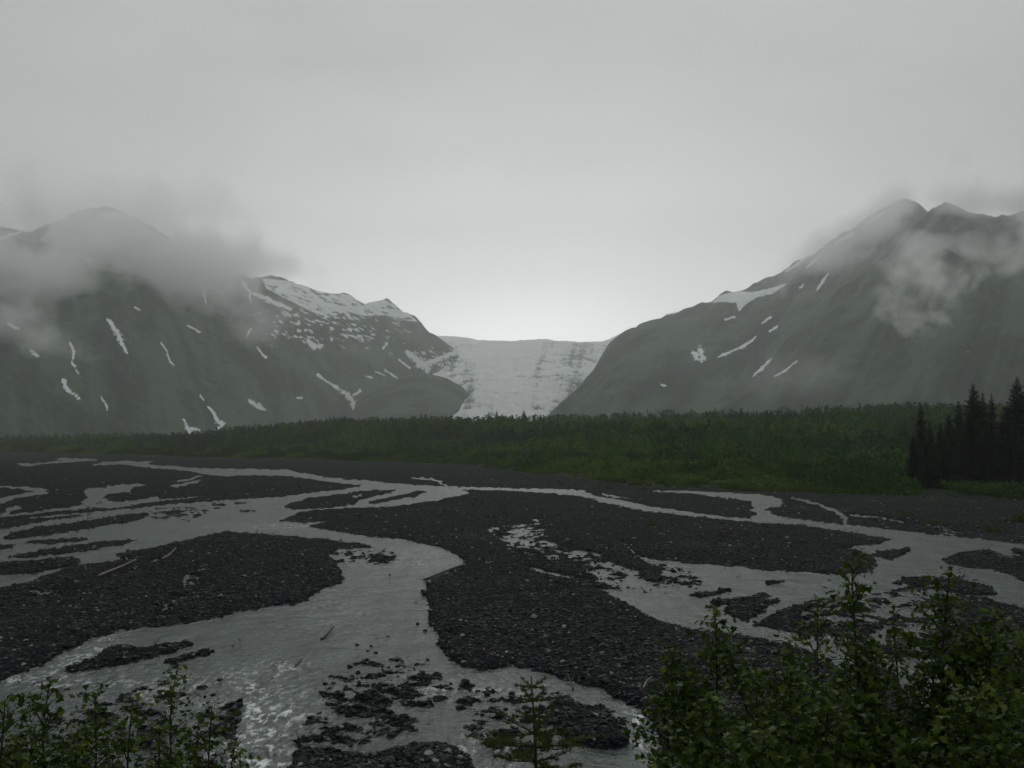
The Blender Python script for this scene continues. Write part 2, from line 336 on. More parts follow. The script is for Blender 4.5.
for q in [[(320,695),(335,672),(352,660),(385,655),(430,666),(470,680),(520,690),(560,700),(560,735),(540,760),(500,765),(480,742),(430,738),(400,742),(350,748),(300,745),(300,730)],
          [(100,700),(160,680),(240,690),(240,768),(200,800),(60,800),(40,720)],
          [(485,528),(500,525),(545,520),(548,540),(610,560),(640,575),(640,592),(610,590),(590,570),(530,560),(500,545)],
          [(20,592),(40,588),(100,589),(60,598),(30,601)], [(-40,602),(0,597),(22,594),(20,598),(0,602)],
          [(184,570),(196,566),(204,582),(198,594),(180,606),(168,622),(155,620),(160,606),(180,592)],
          [(830,600),(935,580),(940,602),(930,660),(900,656),(890,610)],
          [(325,552),(365,548),(395,550),(360,566),(345,572)], [(660,565),(700,572),(705,590),(660,584)],
          [(620,575),(660,585),(690,595),(650,600)], [(510,700),(560,690),(625,715),(630,730),(600,712),(560,702)],
          [(800,603),(895,600),(905,655),(800,640)], [(150,508),(230,502),(228,508),(190,520),(150,519)], [(80,504),(100,500),(110,506),(90,510)],
          [(920,520),(980,530),(985,538),(930,532)], [(385,552),(397,552),(397,564),(370,566)]]:
    patch(q)
def blur(a, r):
    k = np.exp(-0.5 * (np.arange(-3 * r, 3 * r + 1) / r) ** 2); k /= k.sum()
    for ax in (0, 1):
        pad = [(0, 0), (0, 0)]; pad[ax] = (3 * r, 3 * r)
        b = np.pad(a, pad, mode='edge'); out = np.zeros_like(a)
        for i, kk in enumerate(k): out += kk * (b[i:i + a.shape[0]] if ax == 0 else b[:, i:i + a.shape[1]])
        a = out.astype(np.float32)
    return a
M1 = blur(MASK, 1); M2 = blur(MASK, 10); PT = blur(PATCH, 4)
def samp(T, px, py):
    u = np.clip((px - X0) * SS - 0.5, 0, NXM - 1.001); v = np.clip((py - Y0) * SS - 0.5, 0, NYM - 1.001)
    i = u.astype(int); j = v.astype(int); fu = u - i; fv = v - j
    return (T[j, i] * (1 - fu) + T[j, i + 1] * fu) * (1 - fv) + (T[j + 1, i] * (1 - fu) + T[j + 1, i + 1] * fu) * fv

# edge of the plants on the far side (distance) and the wooded rise behind it
VE = [(-1500,450),(-200,450),(0,451.5),(130,455),(250,458),(400,462),(470,465),(540,474),(600,480),(640,486),(720,490),(800,492),(900,496),(1024,500),(1300,505),(2500,520)]
def v_edge(u):
    py = np.interp(u, [a for a, b in VE], [b for a, b in VE]); return 7 * F / (py - 440)
HT = [(-1500,2),(0,0.5),(130,0.8),(200,1.5),(250,5),(300,8.5),(350,10.6),(560,10.6),(700,11.6),(800,14),(900,18),(1024,19),(2500,24)]
def ucol(x, y): return 512 + F * x / np.maximum(y, 8.0)
def land_z(x, y):                            # everything except the river's own relief
    u = ucol(x, y); dv = v_edge(u)
    H = np.interp(u, [a for a, b in HT], [b for a, b in HT])
    z = sstep(dv * 1.0, dv + 25, y) * 0.35 + sstep(dv + 40, np.maximum(dv + 200, 620), y) * H + sstep(700, 2500, y) * 18
    z = z + sstep(dv + 20, dv + 120, y) * (fbm(x / 45, y / 45, 3) - 0.5) * 2.2
    return z
def bank_z(y): return np.where(y < 15.5, (15.5 - np.maximum(y, -1)) * 0.37, 0) * 1.0
def river(px, py, x, y, fine=True):
    q = np.clip((py - 470) / 150, 0.25, 1)
    wx = (fbm(x * 1.1, y * 0.7, 3) - 0.5) * 9 * q + (fbm(x * 0.25, y * 0.12, 3) - 0.5) * 8 * q + (fbm(px * 0.16, py * 0.8, 3) - 0.5) * 9
    wy = (fbm(x * 1.1 + 50, y * 0.7, 3) - 0.5) * 5 * q * q + (fbm(px * 0.22 + 40, py * 0.7, 3) - 0.5) * 2.6
    a = samp(M1, px + wx, py + wy); b = samp(M2, px, py); c = samp(PT, px, py)
    # outside the traced area: noise channels
    o = np.clip(np.maximum(np.maximum(-70 - px, px - 1094) / 30, 0), 0, 1)
    nz = sstep(0.47, 0.53, fbm(x / 9 + 3, y / 30, 4)); a = a * (1 - o) + nz * o
    a = a + (1 - 2 * np.abs(a - 0.5)) * (fbm(px * 0.5, py * 1.1, 2) - 0.5) * np.clip((py - 440) / 110, 0.25, 1.1)
    z = (1 - 2 * a) * (0.035 + 0.17 * np.abs(1 - 2 * b))
    if fine:
        n = (fbm(x * 2.3, y * 2.3, 3) - 0.5); n2 = 0.5 * (fbm(x * 0.8, y * 0.35, 3) - 0.5) + 0.9 * (fbm(px * 0.05, py * 0.28, 3) - 0.5)
        z = z * (1 - 0.8 * c) + c * (n2 * 0.26 + n * 0.30 - 0.022)
        z = z + n * 0.09
    return z * np.clip(70 / np.maximum(y, 1), 0.15, 1), c

# ------------------------------------------------------------------ ground sheet
rows_py = np.concatenate([np.arange(806, 560, -0.8), np.arange(560, 500, -0.6), np.arange(500, 448, -0.5)])
_, dr = onz(np.full_like(rows_py, 512.0), rows_py)
near = np.concatenate([[-60, -30, -12, -4], np.arange(-1, dr[0] - 0.05, 0.35)])
far = dr[-1] * np.exp(np.linspace(0.02, math.log(5400 / dr[-1]), 80))
R = np.concatenate([near, dr, far])
cols = np.concatenate([[-9000, -6000, -4000, -2800, -2000, -1500, -1100, -850, -650, -500], np.arange(-400, -20, 8), np.arange(-20, 1045, 1.0), np.arange(1052, 1440, 8), [1560, 1720, 1950, 2300, 2800, 3600, 5000, 7000, 10000]])
RR, CC = np.meshgrid(R, cols, indexing='ij')
GX = np.clip((CC - 512) / F * np.maximum(RR, 8.0), -4900, 4900); GX = GX + np.where(np.abs(GX) >= 4900, (CC - 512) * 1e-4, 0); GY = RR
px, py = proj(GX, GY, np.zeros_like(GX))
py = np.where(GY < 18.5, 800, py)
rz, rc = river(px, py, GX, GY)
dv = v_edge(ucol(GX, GY)); wriv = 1 - sstep(dv - 6, dv + 8, GY)
nearf = 1 - sstep(60, 160, GY)
wav = (fbm(GX * 4.5, GY * 4.5, 2) - 0.5) * 0.05 * nearf
GZ = (rz + wav) * wriv * sstep(14.0, 17.5, GY) + bank_z(GY) + land_z(GX, GY) + (fbm(GX * 0.9, GY * 0.9, 4) - 0.5) * 0.25 * (1 - sstep(11, 15, GY))
veg = np.clip(sstep(dv - 4, dv + 14, GY + (fbm(GX / 7, GY / 10, 4) - 0.5) * 40) + (1 - sstep(10, 15, GY)), 0, 1)
g = mesh_np('ground', np.stack([GX, GY, GZ], -1), grid_faces(len(R), len(cols)), MAT_GRAVEL, {'veg': veg})
tag(g, kind='structure')

# water sheet at z = 0 with rapids
rw = np.concatenate([np.arange(-6, 17, 1.0), dr[::2], far[far < 520]])
cw = np.concatenate([[-5000, -2500, -1200, -600], np.arange(-300, -20, 10), np.arange(-20, 1045, 2.0), np.arange(1054, 1400, 10), [1600, 2200, 3600, 6000]])
WR, WC = np.meshgrid(rw[rw > 10], cw, indexing='ij')
WX = np.clip((WC - 512) / F * WR, -4800, 4800); WY = WR
px, py = proj(WX, WY, np.zeros_like(WX))
def blob(cx, cy, rx, ry, rot=0):
    a = radians(rot); dx = px - cx; dy = py - cy
    u = (dx * cos(a) + dy * sin(a)) / rx; v = (-dx * sin(a) + dy * cos(a)) / ry
    return np.exp(-(u * u + v * v))
foam = (0.95 * blob(262, 715, 42, 34) + 0.8 * blob(250, 765, 50, 24) + 0.9 * blob(488, 758, 30, 16, 30) + 1.2 * blob(640, 730, 22, 14, 50) + 0.6 * blob(285, 667, 26, 5)
        + 0.6 * blob(85, 655, 40, 10, -30) + 0.55 * blob(30, 680, 40, 8) + 0.4 * blob(150, 690, 90, 25) + 0.12 * blob(340, 610, 60, 40)
        + 0.3 * blob(280, 526, 70, 4) + 0.35 * blob(460, 690, 90, 15) + 0.25 * blob(400, 560, 50, 12) + 0.25 * blob(800, 640, 40, 6) + 0.3 * blob(980, 735, 30, 14))
foam = np.clip(foam, 0, 1)
wz_, wc_ = river(px, py, WX, WY); shal = sstep(-0.16, -0.01, wz_) * np.clip(1.2 - WY / 160, 0, 1); shal = np.clip(shal + 0.35 * wc_ * (1 - sstep(90, 140, WY)), 0, 1)
nfw = 1 - sstep(45, 110, WY)
WZ = nfw * ((fbm(WX * 1.8, WY * 1.1, 3) - 0.5) * 0.07 + (fbm(WX * 2.2 + 9, WY * 1.4, 3) - 0.5) * 0.26 * foam)
o = mesh_np('river_water', np.stack([WX, WY, WZ], -1), grid_faces(len(rw[rw > 10]), len(cw)), MAT_WATER, {'foam': foam, 'shallow': shal})
tag(o, kind='structure')

# ------------------------------------------------------------------ mountains
def lerp_pts(pts, u): return np.interp(u, [p[0] for p in pts], [p[1] for p in pts])
SNOW_STROKES = [
 [(107,318,2),(112,325,5),(120,338,6),(127,353,1.5)], [(70,343,2),(74,352,2),(72,362,2.4),(80,377,1.6)], [(63,381,4),(68,390,5),(81,399,1)], [(101,397,2.4),(106,405,5),(107,411,2)],
 [(8,324,3),(18,329,3)], [(31,351,4),(38,356,3)], [(161,343,1.5),(167,352,2),(170,362,2),(174,365,3.4)], [(184,420,3),(188,428,4.5),(190,433,3)], [(191,428,3),(199,430,3)],
 [(200,395,1),(204,401,2)], [(208,406,2),(214,414,3.5),(218,422,6),(224,424,4)], [(216,430,3),(221,427,3)], [(249,400,3),(257,406,6),(266,410,1.5)], [(197,277,4),(204,290,3),(206,303,1.5)], [(204,282,3),(224,294,1.6)],
 [(243,283,5),(250,292,3),(251,302,2)], [(254,294,4),(270,300,6),(292,310,2)], [(317,375,1.6),(335,387,3),(345,393,5),(352,400,8),(354,413,3)], [(352,396,2),(360,391,3)], [(308,341,5),(315,347,7),(322,345,4)],
 [(407,352,5),(418,360,9),(428,369,6),(426,375,3)], [(420,365,8),(436,360,6),(448,355,6),(461,350,6)], [(399,360,2),(410,368,2)], [(135,307,2),(140,310,2)], [(187,325,1.4),(200,332,2)], [(250,330,3),(247,336,2)],
 [(257,348,1.6),(266,358,2)], [(385,370,2),(397,378,2)], [(376,372,2),(384,375,1.6)], [(365,376,2),(372,378,2)], [(297,398,1.5),(302,398,1.5)], [(387,343,2),(383,349,2)],
 [(320,376,2),(318,374,2)], [(155,438,3),(157,434,2)],
 [(718,357,1.6),(735,350,3.4),(747,344,3),(757,336,1)], [(753,376,1.5),(763,367,3.4),(772,358,1.6)], [(775,376,1.2),(785,371,2.4),(797,361,1.8)], [(693,352,4),(697,356,6)], [(701,350,7),(702,359,6)],
 [(762,323,2),(771,317,2.4)], [(770,331,2),(777,327,2)], [(817,290,1.6),(824,279,3),(829,273,1)], [(800,288,2),(803,285,2)], [(660,384,2),(665,386,2.2)], [(725,320,1.6),(734,317,2.6)],
 [(785,272,1.4),(800,262,3),(815,252,2)], [(806,268,1.4),(820,256,2)], [(835,243,3),(852,234,3)], [(870,222,3),(885,212,3)], [(668,314,2),(678,312,2)],
 [(50,226,4),(60,236,5),(72,240,4)], [(66,224,6),(80,213,7)], [(88,222,7),(110,230,6)], [(100,212,5),(122,216,5)], [(70,236,4),(95,240,4)], [(0,238,3),(20,232,4)], [(120,226,5),(150,238,5)], [(75,250,4),(90,262,4)]]
SNOW_POLYS = [[(40,240),(52,226),(70,214),(84,208),(98,208),(118,213),(140,224),(160,238),(130,240),(112,252),(92,246),(70,250)],[(262,278),(290,281),(330,291),(366,299),(385,300),(402,308),(418,322),(402,320),(385,315),(366,316),(345,312),(330,318),(312,312),(296,304),(280,296),(266,288)],
              [(712,303),(719,296),(735,291),(752,292),(768,289),(788,283),(772,294),(757,297),(744,306),(739,312),(736,303),(724,302)]]
def snow_mask(px, py):
    s = np.zeros_like(px)
    for st in SNOW_STROKES:
        for (xa, ya, wa), (xb, yb, wb) in zip(st[:-1], st[1:]):
            dx, dy = xb - xa, yb - ya
            t = np.clip(((px - xa) * dx + (py - ya) * dy) / (dx * dx + dy * dy + 1e-6), 0, 1)
            d = np.hypot(px - xa - t * dx, py - ya - t * dy); r = (wa + (wb - wa) * t) * 0.5 + 0.35
            s = np.maximum(s, 1.0 - 0.55 * d / (r * (0.12 + 1.45 * fbm(px * 0.35, py * 0.6, 3))))
    for k, po in enumerate(SNOW_POLYS):
        inside = np.zeros(px.shape, bool); n = len(po)
        for i in range(n):
            (xa, ya), (xb, yb) = po[i], po[(i + 1) % n]
            if ya == yb: continue
            inside ^= ((ya <= py) != (yb <= py)) & (px < xa + (py - ya) / (yb - ya) * (xb - xa))
        v = 0.66 + 1.7 * (fbm(px * 0.10 + py * 0.12, py * 0.55 - px * 0.22, 4) - 0.42) + (0.0, 0.0, 0.35)[k]
        s = np.maximum(s, np.where(inside, v, 0))
    # scattered remnants under the left crest
    z = np.exp(-((px - 330) / 90) ** 2 - ((py - 325) / 26) ** 2) + 0.8 * np.exp(-((px - 440) / 40) ** 2 - ((py - 360) / 14) ** 2)
    s = np.maximum(s, 0.9 * z * (fbm(px * 0.16 + py * 0.1, py * 0.5 - px * 0.25, 3) > 0.60))
    return np.clip(s, 0, 1.2)
def curtain(name, us, sil, ridge, toe, amp, prof=0.85, rows=230, seed=0, back=600, gz=18, rough=1.0, mat=None, snow=True, gully=1.0, slant=100):
    """a mountain face from its toe up to the ridge and down the back; us are columns of azimuth"""
    s = np.concatenate([np.linspace(0, 1, rows), 1 + np.linspace(0.06, 1, 16)])
    S, U = np.meshgrid(s, us, indexing='ij')
    dR = lerp_pts(ridge, U); dT = lerp_pts(toe, U)
    jag = (fbm(U / 14 + seed, U * 0, 4) - 0.5) * 9 * rough
    _, yy, zz = at(U, lerp_pts(sil, U) + jag, 1.0); tanr = (zz - CAMZ) / yy
    zr = CAMZ + tanr * dR
    f = np.where(S <= 1, S, 1)
    D = dT + (dR - dT) * f + np.where(S > 1, (S - 1) * back, 0)
    X = (U - 512) / F * D
    Z = gz + (zr - gz) * (0.25 * f + 0.75 * f ** prof)
    Z = np.where(S > 1, zr - (S - 1) ** 1.1 * back * 0.55, Z)
    env = np.clip(np.minimum(f * 4, (1 - f) * 5), 0, 1) + np.where(S > 1, 0.6, 0)
    n = (ridged(X / 420 + seed + D / 2100, D / 1400 + seed, 3) - 0.6) * 2.0 * gully + (fbm(X / 130 + seed, D / 200, 5) - 0.5) * 1.1 + (ridged(X / 95 + D / 400, D / 500 + seed, 3) - 0.6) * 0.5 * gully
    Z = Z + n * amp * env
    # never rise above the crest line of the column
    cap = CAMZ + tanr * D
    Z = np.where(S < 1, np.minimum(Z, cap - 1.5 - 6 * (1 - f)), Z)
    px, py = proj(X, D, Z)
    sn = snow_mask(px, py) if snow else np.zeros_like(px)
    sn = np.where(S > 1.02, 0.45 * sstep(260, 420, Z), sn)
    alt = np.clip((Z - 40) / 560, 0, 1)
    o = mesh_np(name, np.stack([X, D, Z], -1), grid_faces(len(s), len(us)), mat or MAT_MOUNT, {'snow': sn, 'alt': alt, 'gully': np.clip(0.5 + n * 0.16 + (ridged((U + slant * S) / 17 + seed, S * 4.5 + seed, 4) - 0.62) * 0.6 + (fbm((U + slant * S) / 30 + seed, S * 9, 5) - 0.5) * 1.1, 0, 1)})
    return tag(o, kind='structure')
U_left = np.concatenate([np.arange(-1100, -20, 12), np.arange(-20, 462, 1.1)])
SIL_L = [(-1100,120),(-600,140),(-300,175),(-100,205),(-40,222),(0,229),(28,231),(52,224),(70,212),(84,207),(98,206),(118,212),(140,222),(165,238),(200,258),(235,272),(250,277),(268,276),(290,281),(330,292),(365,300),(385,300),(400,307),(418,321),(436,335),(452,346),(458,352),(463,372),(468,420)]
curtain('mountain', U_left, SIL_L, [(-1100,1500),(0,2300),(250,2600),(420,3100),(468,3300)], [(-1100,750),(0,1000),(250,1500),(400,2450),(468,3000)], 48, seed=2.3, rough=1.0, gz=-6)
# low dark spur at the left side of the ice tongue
curtain('rock_spur', np.arange(330, 476, 1.1), [(330,425),(370,392),(400,377),(427,373),(447,379),(462,386),(470,394),(476,425)], [(330,2300),(476,2380)], [(330,1900),(476,2050)], 8, rows=90, seed=8.1, rough=0.4, back=150, snow=False)
# right mountain, the far peak and the nearer ridge before it
U_rb = np.concatenate([np.arange(520, 1010, 1.1), np.arange(1010, 1400, 12)])
SIL_R = [(520,440),(540,419),(552,410),(565,399),(580,385),(593,370),(603,354),(611,343),(625,334),(645,325),(670,315),(700,304),(714,299),(722,291),(730,290),(745,289),(770,277),(800,262),(820,250),(838,238),(855,229),(872,217),(895,205),(905,201),(912,199),(920,204),(932,212),(950,225),(1000,240),(1400,300)]
curtain('mountain', U_rb, SIL_R, [(520,1750),(560,1850),(610,2500),(912,3000),(1400,3300)], [(520,1500),(610,1550),(912,1500),(1400,1400)], 42, seed=5.9, rough=1.1, slant=-150)
U_rf = np.concatenate([np.arange(640, 1045, 1.1), np.arange(1050, 2000, 12)])
curtain('mountain', U_rf, [(640,425),(700,385),(760,345),(820,303),(860,274),(880,260),(900,243),(920,224),(938,209),(950,202),(962,207),(980,213),(1000,215),(1024,211),(1100,200),(1300,190),(2000,170)],
        [(640,2000),(950,2200),(1300,2000),(2000,1400)], [(640,1600),(950,1150),(1300,1000),(2000,700)], 40, seed=12.4, rough=0.9, slant=-170)

# ------------------------------------------------------------------ glacier tongue and the ice field behind
GE = [(470,436,560,1500),(425,436,560,1800),(415,443,566,1900),(408,452,572,2020),(397,462,585,2180),(389,467,592,2350),(379,446,600,2580),(372,428,608,2800),(360,436,615,3150),(350,455,622,3480),(343,452,628,3850)]
ge = np.array(sorted(GE)); vs = np.linspace(470, 343, 330); ts = np.linspace(0, 1, 330)
XL = np.interp(vs, ge[:, 0], ge[:, 1]); XR = np.interp(vs, ge[:, 0], ge[:, 2]); DD = np.interp(vs, ge[:, 0], ge[:, 3])
k = np.ones(17) / 17; DD = np.convolve(np.pad(DD, 8, mode='edge'), k, 'valid')
jit = (fbm(vs / 5, vs * 0, 3) - 0.5) * 6
U = (XL + jit)[:, None] + (XR - XL)[:, None] * ts[None]; V = np.repeat(vs[:, None], len(ts), 1); D = np.repeat(DD[:, None], len(ts), 1)
X, Y, Z = at(U, V, D)
cen = 480 + (V - 345) * 0.05
flow = fbm((U - 500 + (V - 380) * 0.25) / 9, V / 60, 4) * 0.65 + 0.35 * fbm((U - 500) / 30, V / 22, 3)
flow = flow + 0.12 + 0.55 * (ridged(X / 38 + Y / 160, Y / 34, 4) - 0.62) + 0.16 * np.exp(-((U - 505 + (400 - V) * 0.1) / 34) ** 2) - 0.10 * sstep(540, 600, U) - 0.06 * (1 - sstep(440, 470, U))
Z = Z + (ridged(X / 38 + Y / 160, Y / 34, 4) - 0.6) * 20 + (vnoise(X / 7, Y / 9) - 0.5) * 6 + (fbm(X / 90, Y / 150, 3) - 0.5) * 14 - 26 * (np.abs(ts * 2 - 1)[None] ** 6)
flow = 0.53 + (flow - 0.58) * 2.4; flow = flow - 0.28 * sstep(395, 420, V) * sstep(535, 556, U) - 0.22 * np.exp(-((U - 478 + (V - 360) * 0.25) / 7) ** 2) * sstep(345, 360, V)
snw = sstep(356, 344, V) * 0.8 * fbm(U / 20, V / 3, 3)
o = mesh_np('glacier', np.stack([X, Y, Z], -1), grid_faces(len(vs), len(ts)), MAT_ICE, {'flow': flow, 'snow': snw}); tag(o, kind='structure')
sil_i = [(400,333),(440,336),(462,338),(480,340.5),(505,341),(528,339.5),(548,339),(565,341.5),(600,342),(610,339),(618,335),(628,331),(640,327),(700,325)]
us = np.arange(400, 700, 1.5); s = np.linspace(0, 1, 40); S, U = np.meshgrid(s, us, indexing='ij')
D = 3800 + S * 900; yt = lerp_pts(sil_i, U) + (fbm(U / 9, U * 0, 4) - 0.5) * 3.5
X, Y, Zt = at(U, yt, 4700.0); _, _, Zb = at(U, 346.0, 3800.0); X = (U - 512) / F * D
Z = Zb - 12 + (Zt - Zb + 12) * S ** 0.7 + (fbm(X / 120, D / 120, 4) - 0.5) * 22 * (1 - S)
o = mesh_np('snow_field', np.stack([X, D, Z], -1), grid_faces(len(s), len(us)), MAT_ICE, {'flow': 0.35 + 0.5 * fbm(U / 14, S * 7, 4), 'snow': np.clip(1.3 * fbm(U / 18, S * 9, 4), 0, 1)}); tag(o, kind='structure')

# ------------------------------------------------------------------ haze: the damp air over the valley
m = M('valley_haze'); v = m.n('ShaderNodeVolumePrincipled'); v.inputs['Density'].default_value = 1.85e-4; v.inputs['Color'].default_value = (0.95, 0.985, 0.965, 1); v.inputs['Anisotropy'].default_value = 0.35
m.l(v.outputs[0], m.out.inputs['Volume'])
hx, hy0, hy1, hz0, hz1 = 5200, -400, 5700, -3.0, 1250
V8 = [(x, y, z) for z in (hz0, hz1) for y in (hy0, hy1) for x in (-hx, hx)]
o = mesh_np('haze', V8, [(0, 2, 3, 1), (4, 5, 7, 6), (0, 1, 5, 4), (2, 6, 7, 3), (0, 4, 6, 2), (1, 3, 7, 5)], m.m, smooth=False); tag(o, kind='stuff')

# mist banks: soft lumps of cloud clinging to the slopes (real volumes in front of the faces)
def mist(name, px, py, d, sx, sy, depth, od, seed, scale=1.0, rot=0, thr=0.72, contrast=3.6):
    x, y, z = [float(q) for q in at(px, py, d)]
    bm = bmesh.new(); bmesh.ops.create_icosphere(bm, subdivisions=3, radius=1.0)
    me = bpy.data.meshes.new(name); bm.to_mesh(me); bm.free()
    m = M('mist_vapour'); t = m.n('ShaderNodeTexCoord').outputs['Object']
    k = d / F
    mpn = m.n('ShaderNodeMapping'); mpn.inputs['Scale'].default_value = (sx / 60, depth / k / 60, sy / 60); m.l(t, mpn.inputs[0])
    nz = m.n('ShaderNodeTexNoise'); nz.noise_dimensions = '4D'; nz.inputs['W'].default_value = seed; nz.inputs['Scale'].default_value = 1.15 * scale; nz.inputs['Detail'].default_value = 6; nz.inputs['Roughness'].default_value = 0.6; nz.inputs['Distortion'].default_value = 0.3
    m.l(mpn.outputs[0], nz.inputs['Vector'])
    ln = m.n('ShaderNodeVectorMath', operation='LENGTH'); m.l(t, ln.inputs[0])
    fall = m.n('ShaderNodeMapRange'); fall.interpolation_type = 'SMOOTHSTEP'
    for i, vv in ((1, 0.0), (2, 1.0), (3, 0.0), (4, 1.25)): fall.inputs[i].default_value = vv
    m.l(ln.outputs['Value'], fall.inputs[0])
    a = m.math('ADD', m.math('MULTIPLY', m.math('SUBTRACT', nz.outputs[0], 0.5), contrast), thr)
    dd = m.math('MULTIPLY', m.math('MAXIMUM', m.math('SUBTRACT', a, fall.outputs[0]), 0.0), od / depth)
    v = m.n('ShaderNodeVolumePrincipled'); v.inputs['Color'].default_value = (0.995, 0.997, 0.996, 1); v.inputs['Anisotropy'].default_value = 0.55
    m.l(dd, v.inputs['Density']); m.l(v.outputs[0], m.out.inputs['Volume'])
    me.materials.append(m.m)
    o = bpy.data.objects.new(name, me); COL.objects.link(o); o.location = (x, y, z)
    o.scale = (sx * k, depth, sy * k); o.rotation_euler = (0, radians(rot), 0)
    return tag(o, kind='stuff')
import bmesh
mist('mist_bank', -20, 272, 1600, 200, 66, 150, 3.4, 1.3, contrast=3.4, thr=0.85)
mist('mist_bank', 140, 256, 1850, 200, 54, 140, 4.4, 4.1, rot=8, contrast=3.2, thr=1.0)
mist('mist_bank', 215, 256, 2050, 120, 40, 110, 4.0, 17.1, rot=12, contrast=3.4, thr=0.92)
mist('mist_bank', 100, 208, 1980, 230, 58, 130, 1.9, 9.9, thr=1.0, contrast=3.4)
mist('mist_bank', 10, 335, 1350, 140, 85, 110, 1.9, 7.7, contrast=4.4, thr=0.65)
mist('mist_bank', 215, 300, 1850, 170, 52, 90, 1.2, 11.2, rot=14, contrast=4.2)
mist('mist_bank', 922, 288, 1330, 84, 72, 80, 1.9, 15.8, rot=-40, scale=1.7, contrast=5.2, thr=0.55)
mist('mist_bank', 1020, 250, 1330, 100, 66, 80, 2.0, 21.4, rot=-25, scale=1.6, contrast=5.0, thr=0.55)
mist('mist_bank', 862, 230, 2250, 180, 42, 120, 3.0, 25.9, rot=-33, contrast=3.6, thr=0.75)
mist('mist_bank', 1000, 200, 1950, 150, 28, 100, 2.4, 28.3, thr=0.85)
mist('mist_bank', 955, 250, 1700, 130, 50, 90, 1.2, 30.3, contrast=4.4)
mist('mist_bank', 800, 375, 1400, 140, 50, 80, 0.3, 33.0)

# ------------------------------------------------------------------ foliage helpers
def rand_unit(n):
    v = RNG.normal(size=(n, 3)); return v / np.linalg.norm(v, axis=1)[:, None]
def leaf_tris(cent, size, up=0.4):
    n = len(cent); a = rand_unit(n); b = rand_unit(n); b[:, 2] += up; s = size[:, None]
    V = np.stack([cent - a * s * 0.6, cent + a * s * 0.6, cent + b * s * 0.9], 1).reshape(-1, 3)
    return V
def wood(base, h, rad, n_leaf, conif, tint, zfac=0.25):
    """one merged mass of crowns: arrays of per-tree values"""
    N = len(base); t = RNG.random((N, n_leaf)); ang = RNG.random((N, n_leaf)) * 2 * pi
    rr = np.sqrt(RNG.random((N, n_leaf)))
    c = conif[:, None]
    prof_d = np.sin(np.clip(0.12 + 0.88 * t, 0, 1) * pi) ** 0.6; prof_c = (1 - t) ** 0.9
    rr = rr * rad[:, None] * (prof_c * c + prof_d * (1 - c)) * (0.8 + 0.4 * RNG.random((N, n_leaf)))
    lop = RNG.normal(size=(N, 2, 1)) * 0.12 * h[:, None, None] * (1 - c[:, None])
    x = base[:, 0:1] + rr * np.cos(ang) + lop[:, 0] * t; y = base[:, 1:2] + rr * np.sin(ang) + lop[:, 1] * t
    z = base[:, 2:3] + h[:, None] * (zfac * (1 - c) + 0.06 + (1 - zfac * (1 - c) - 0.06) * t)
    cent = np.stack([x, y, z], -1).reshape(-1, 3)
    sz = (np.repeat(np.minimum(rad, 3.0), n_leaf) * (0.22 + 0.22 * RNG.random(N * n_leaf)))
    V = leaf_tris(cent, sz)
    tn = np.clip(np.repeat(tint, n_leaf) + RNG.normal(size=N * n_leaf) * 0.13, 0, 1)
    return V, np.repeat(tn, 3)
def base_at(x, y): return np.stack([x, y, land_z(x, y)], -1)
# the wooded rise
N = 17000
u = RNG.uniform(-420, 1440, N); dv = v_edge(u)
start = dv * 1.0 + np.interp(u, [0, 300, 500, 640, 1024], [12, 40, 50, 50, 35])
y = start + (np.maximum(720, start + 120) - start) * RNG.random(N) ** 0.85
x = (u - 512) / F * y
cl = fbm(x / 60, y / 60, 3)
con = (RNG.random(N) < 0.18 + 0.5 * sstep(0.5, 0.62, cl) * sstep(380, 560, y)).astype(float)
hh = (3.5 + 4.5 * sstep(0, 180, y - start)) * (0.6 + 0.7 * RNG.random(N)) * (0.6 + 0.8 * cl)
V1, t1 = wood(base_at(x, y), hh, np.where(con > 0, hh * 0.17, hh * (0.26 + 0.1 * RNG.random(N))), 70, con, np.where(con > 0, 0.05, 0.42 + 1.5 * (fbm(x / 26, y / 60, 3) - 0.5) + RNG.normal(size=N) * 0.13))
o = mesh_np('forest', V1, np.arange(len(V1)).reshape(-1, 3), MAT_FOREST, {'tint': t1}, smooth=False); tag(o, kind='stuff')
# willow brush and herbs along the gravel edge
N = 21000
u = RNG.uniform(-420, 1440, N); dv = v_edge(u) * (1 + 0.05 * (fbm(u / 38, u * 0, 3) - 0.5)); wdt = np.interp(u, [0, 300, 480, 600, 1024], [18, 50, 80, 80, 60])
y = dv + wdt * RNG.random(N) ** 1.2; x = (u - 512) / F * y
keep = (fbm(x / 7 + 5, y / 12, 3) + 0.32 * (y - dv) / wdt) > 0.47; x, y, dvk, wk = x[keep], y[keep], dv[keep], wdt[keep]; N = len(x)
q = (y - dvk) / wk
hh = (0.35 + 1.7 * q) * (0.5 + RNG.random(N)) * (0.15 + 1.6 * fbm(x / 8, y / 12, 3)) * 1.05
V1, t1 = wood(base_at(x, y), hh, 0.45 + hh * (0.45 + 0.4 * RNG.random(N)), 46, np.zeros(N), np.clip(0.40 + 2.6 * (fbm(x / 12, y / 22, 3) - 0.5) - 0.15 * q + RNG.normal(size=N) * 0.14, 0, 1), 0.0)
o = mesh_np('willow_brush', V1, np.arange(len(V1)).reshape(-1, 3), MAT_BRUSH, {'tint': t1}, smooth=False); tag(o, kind='stuff')

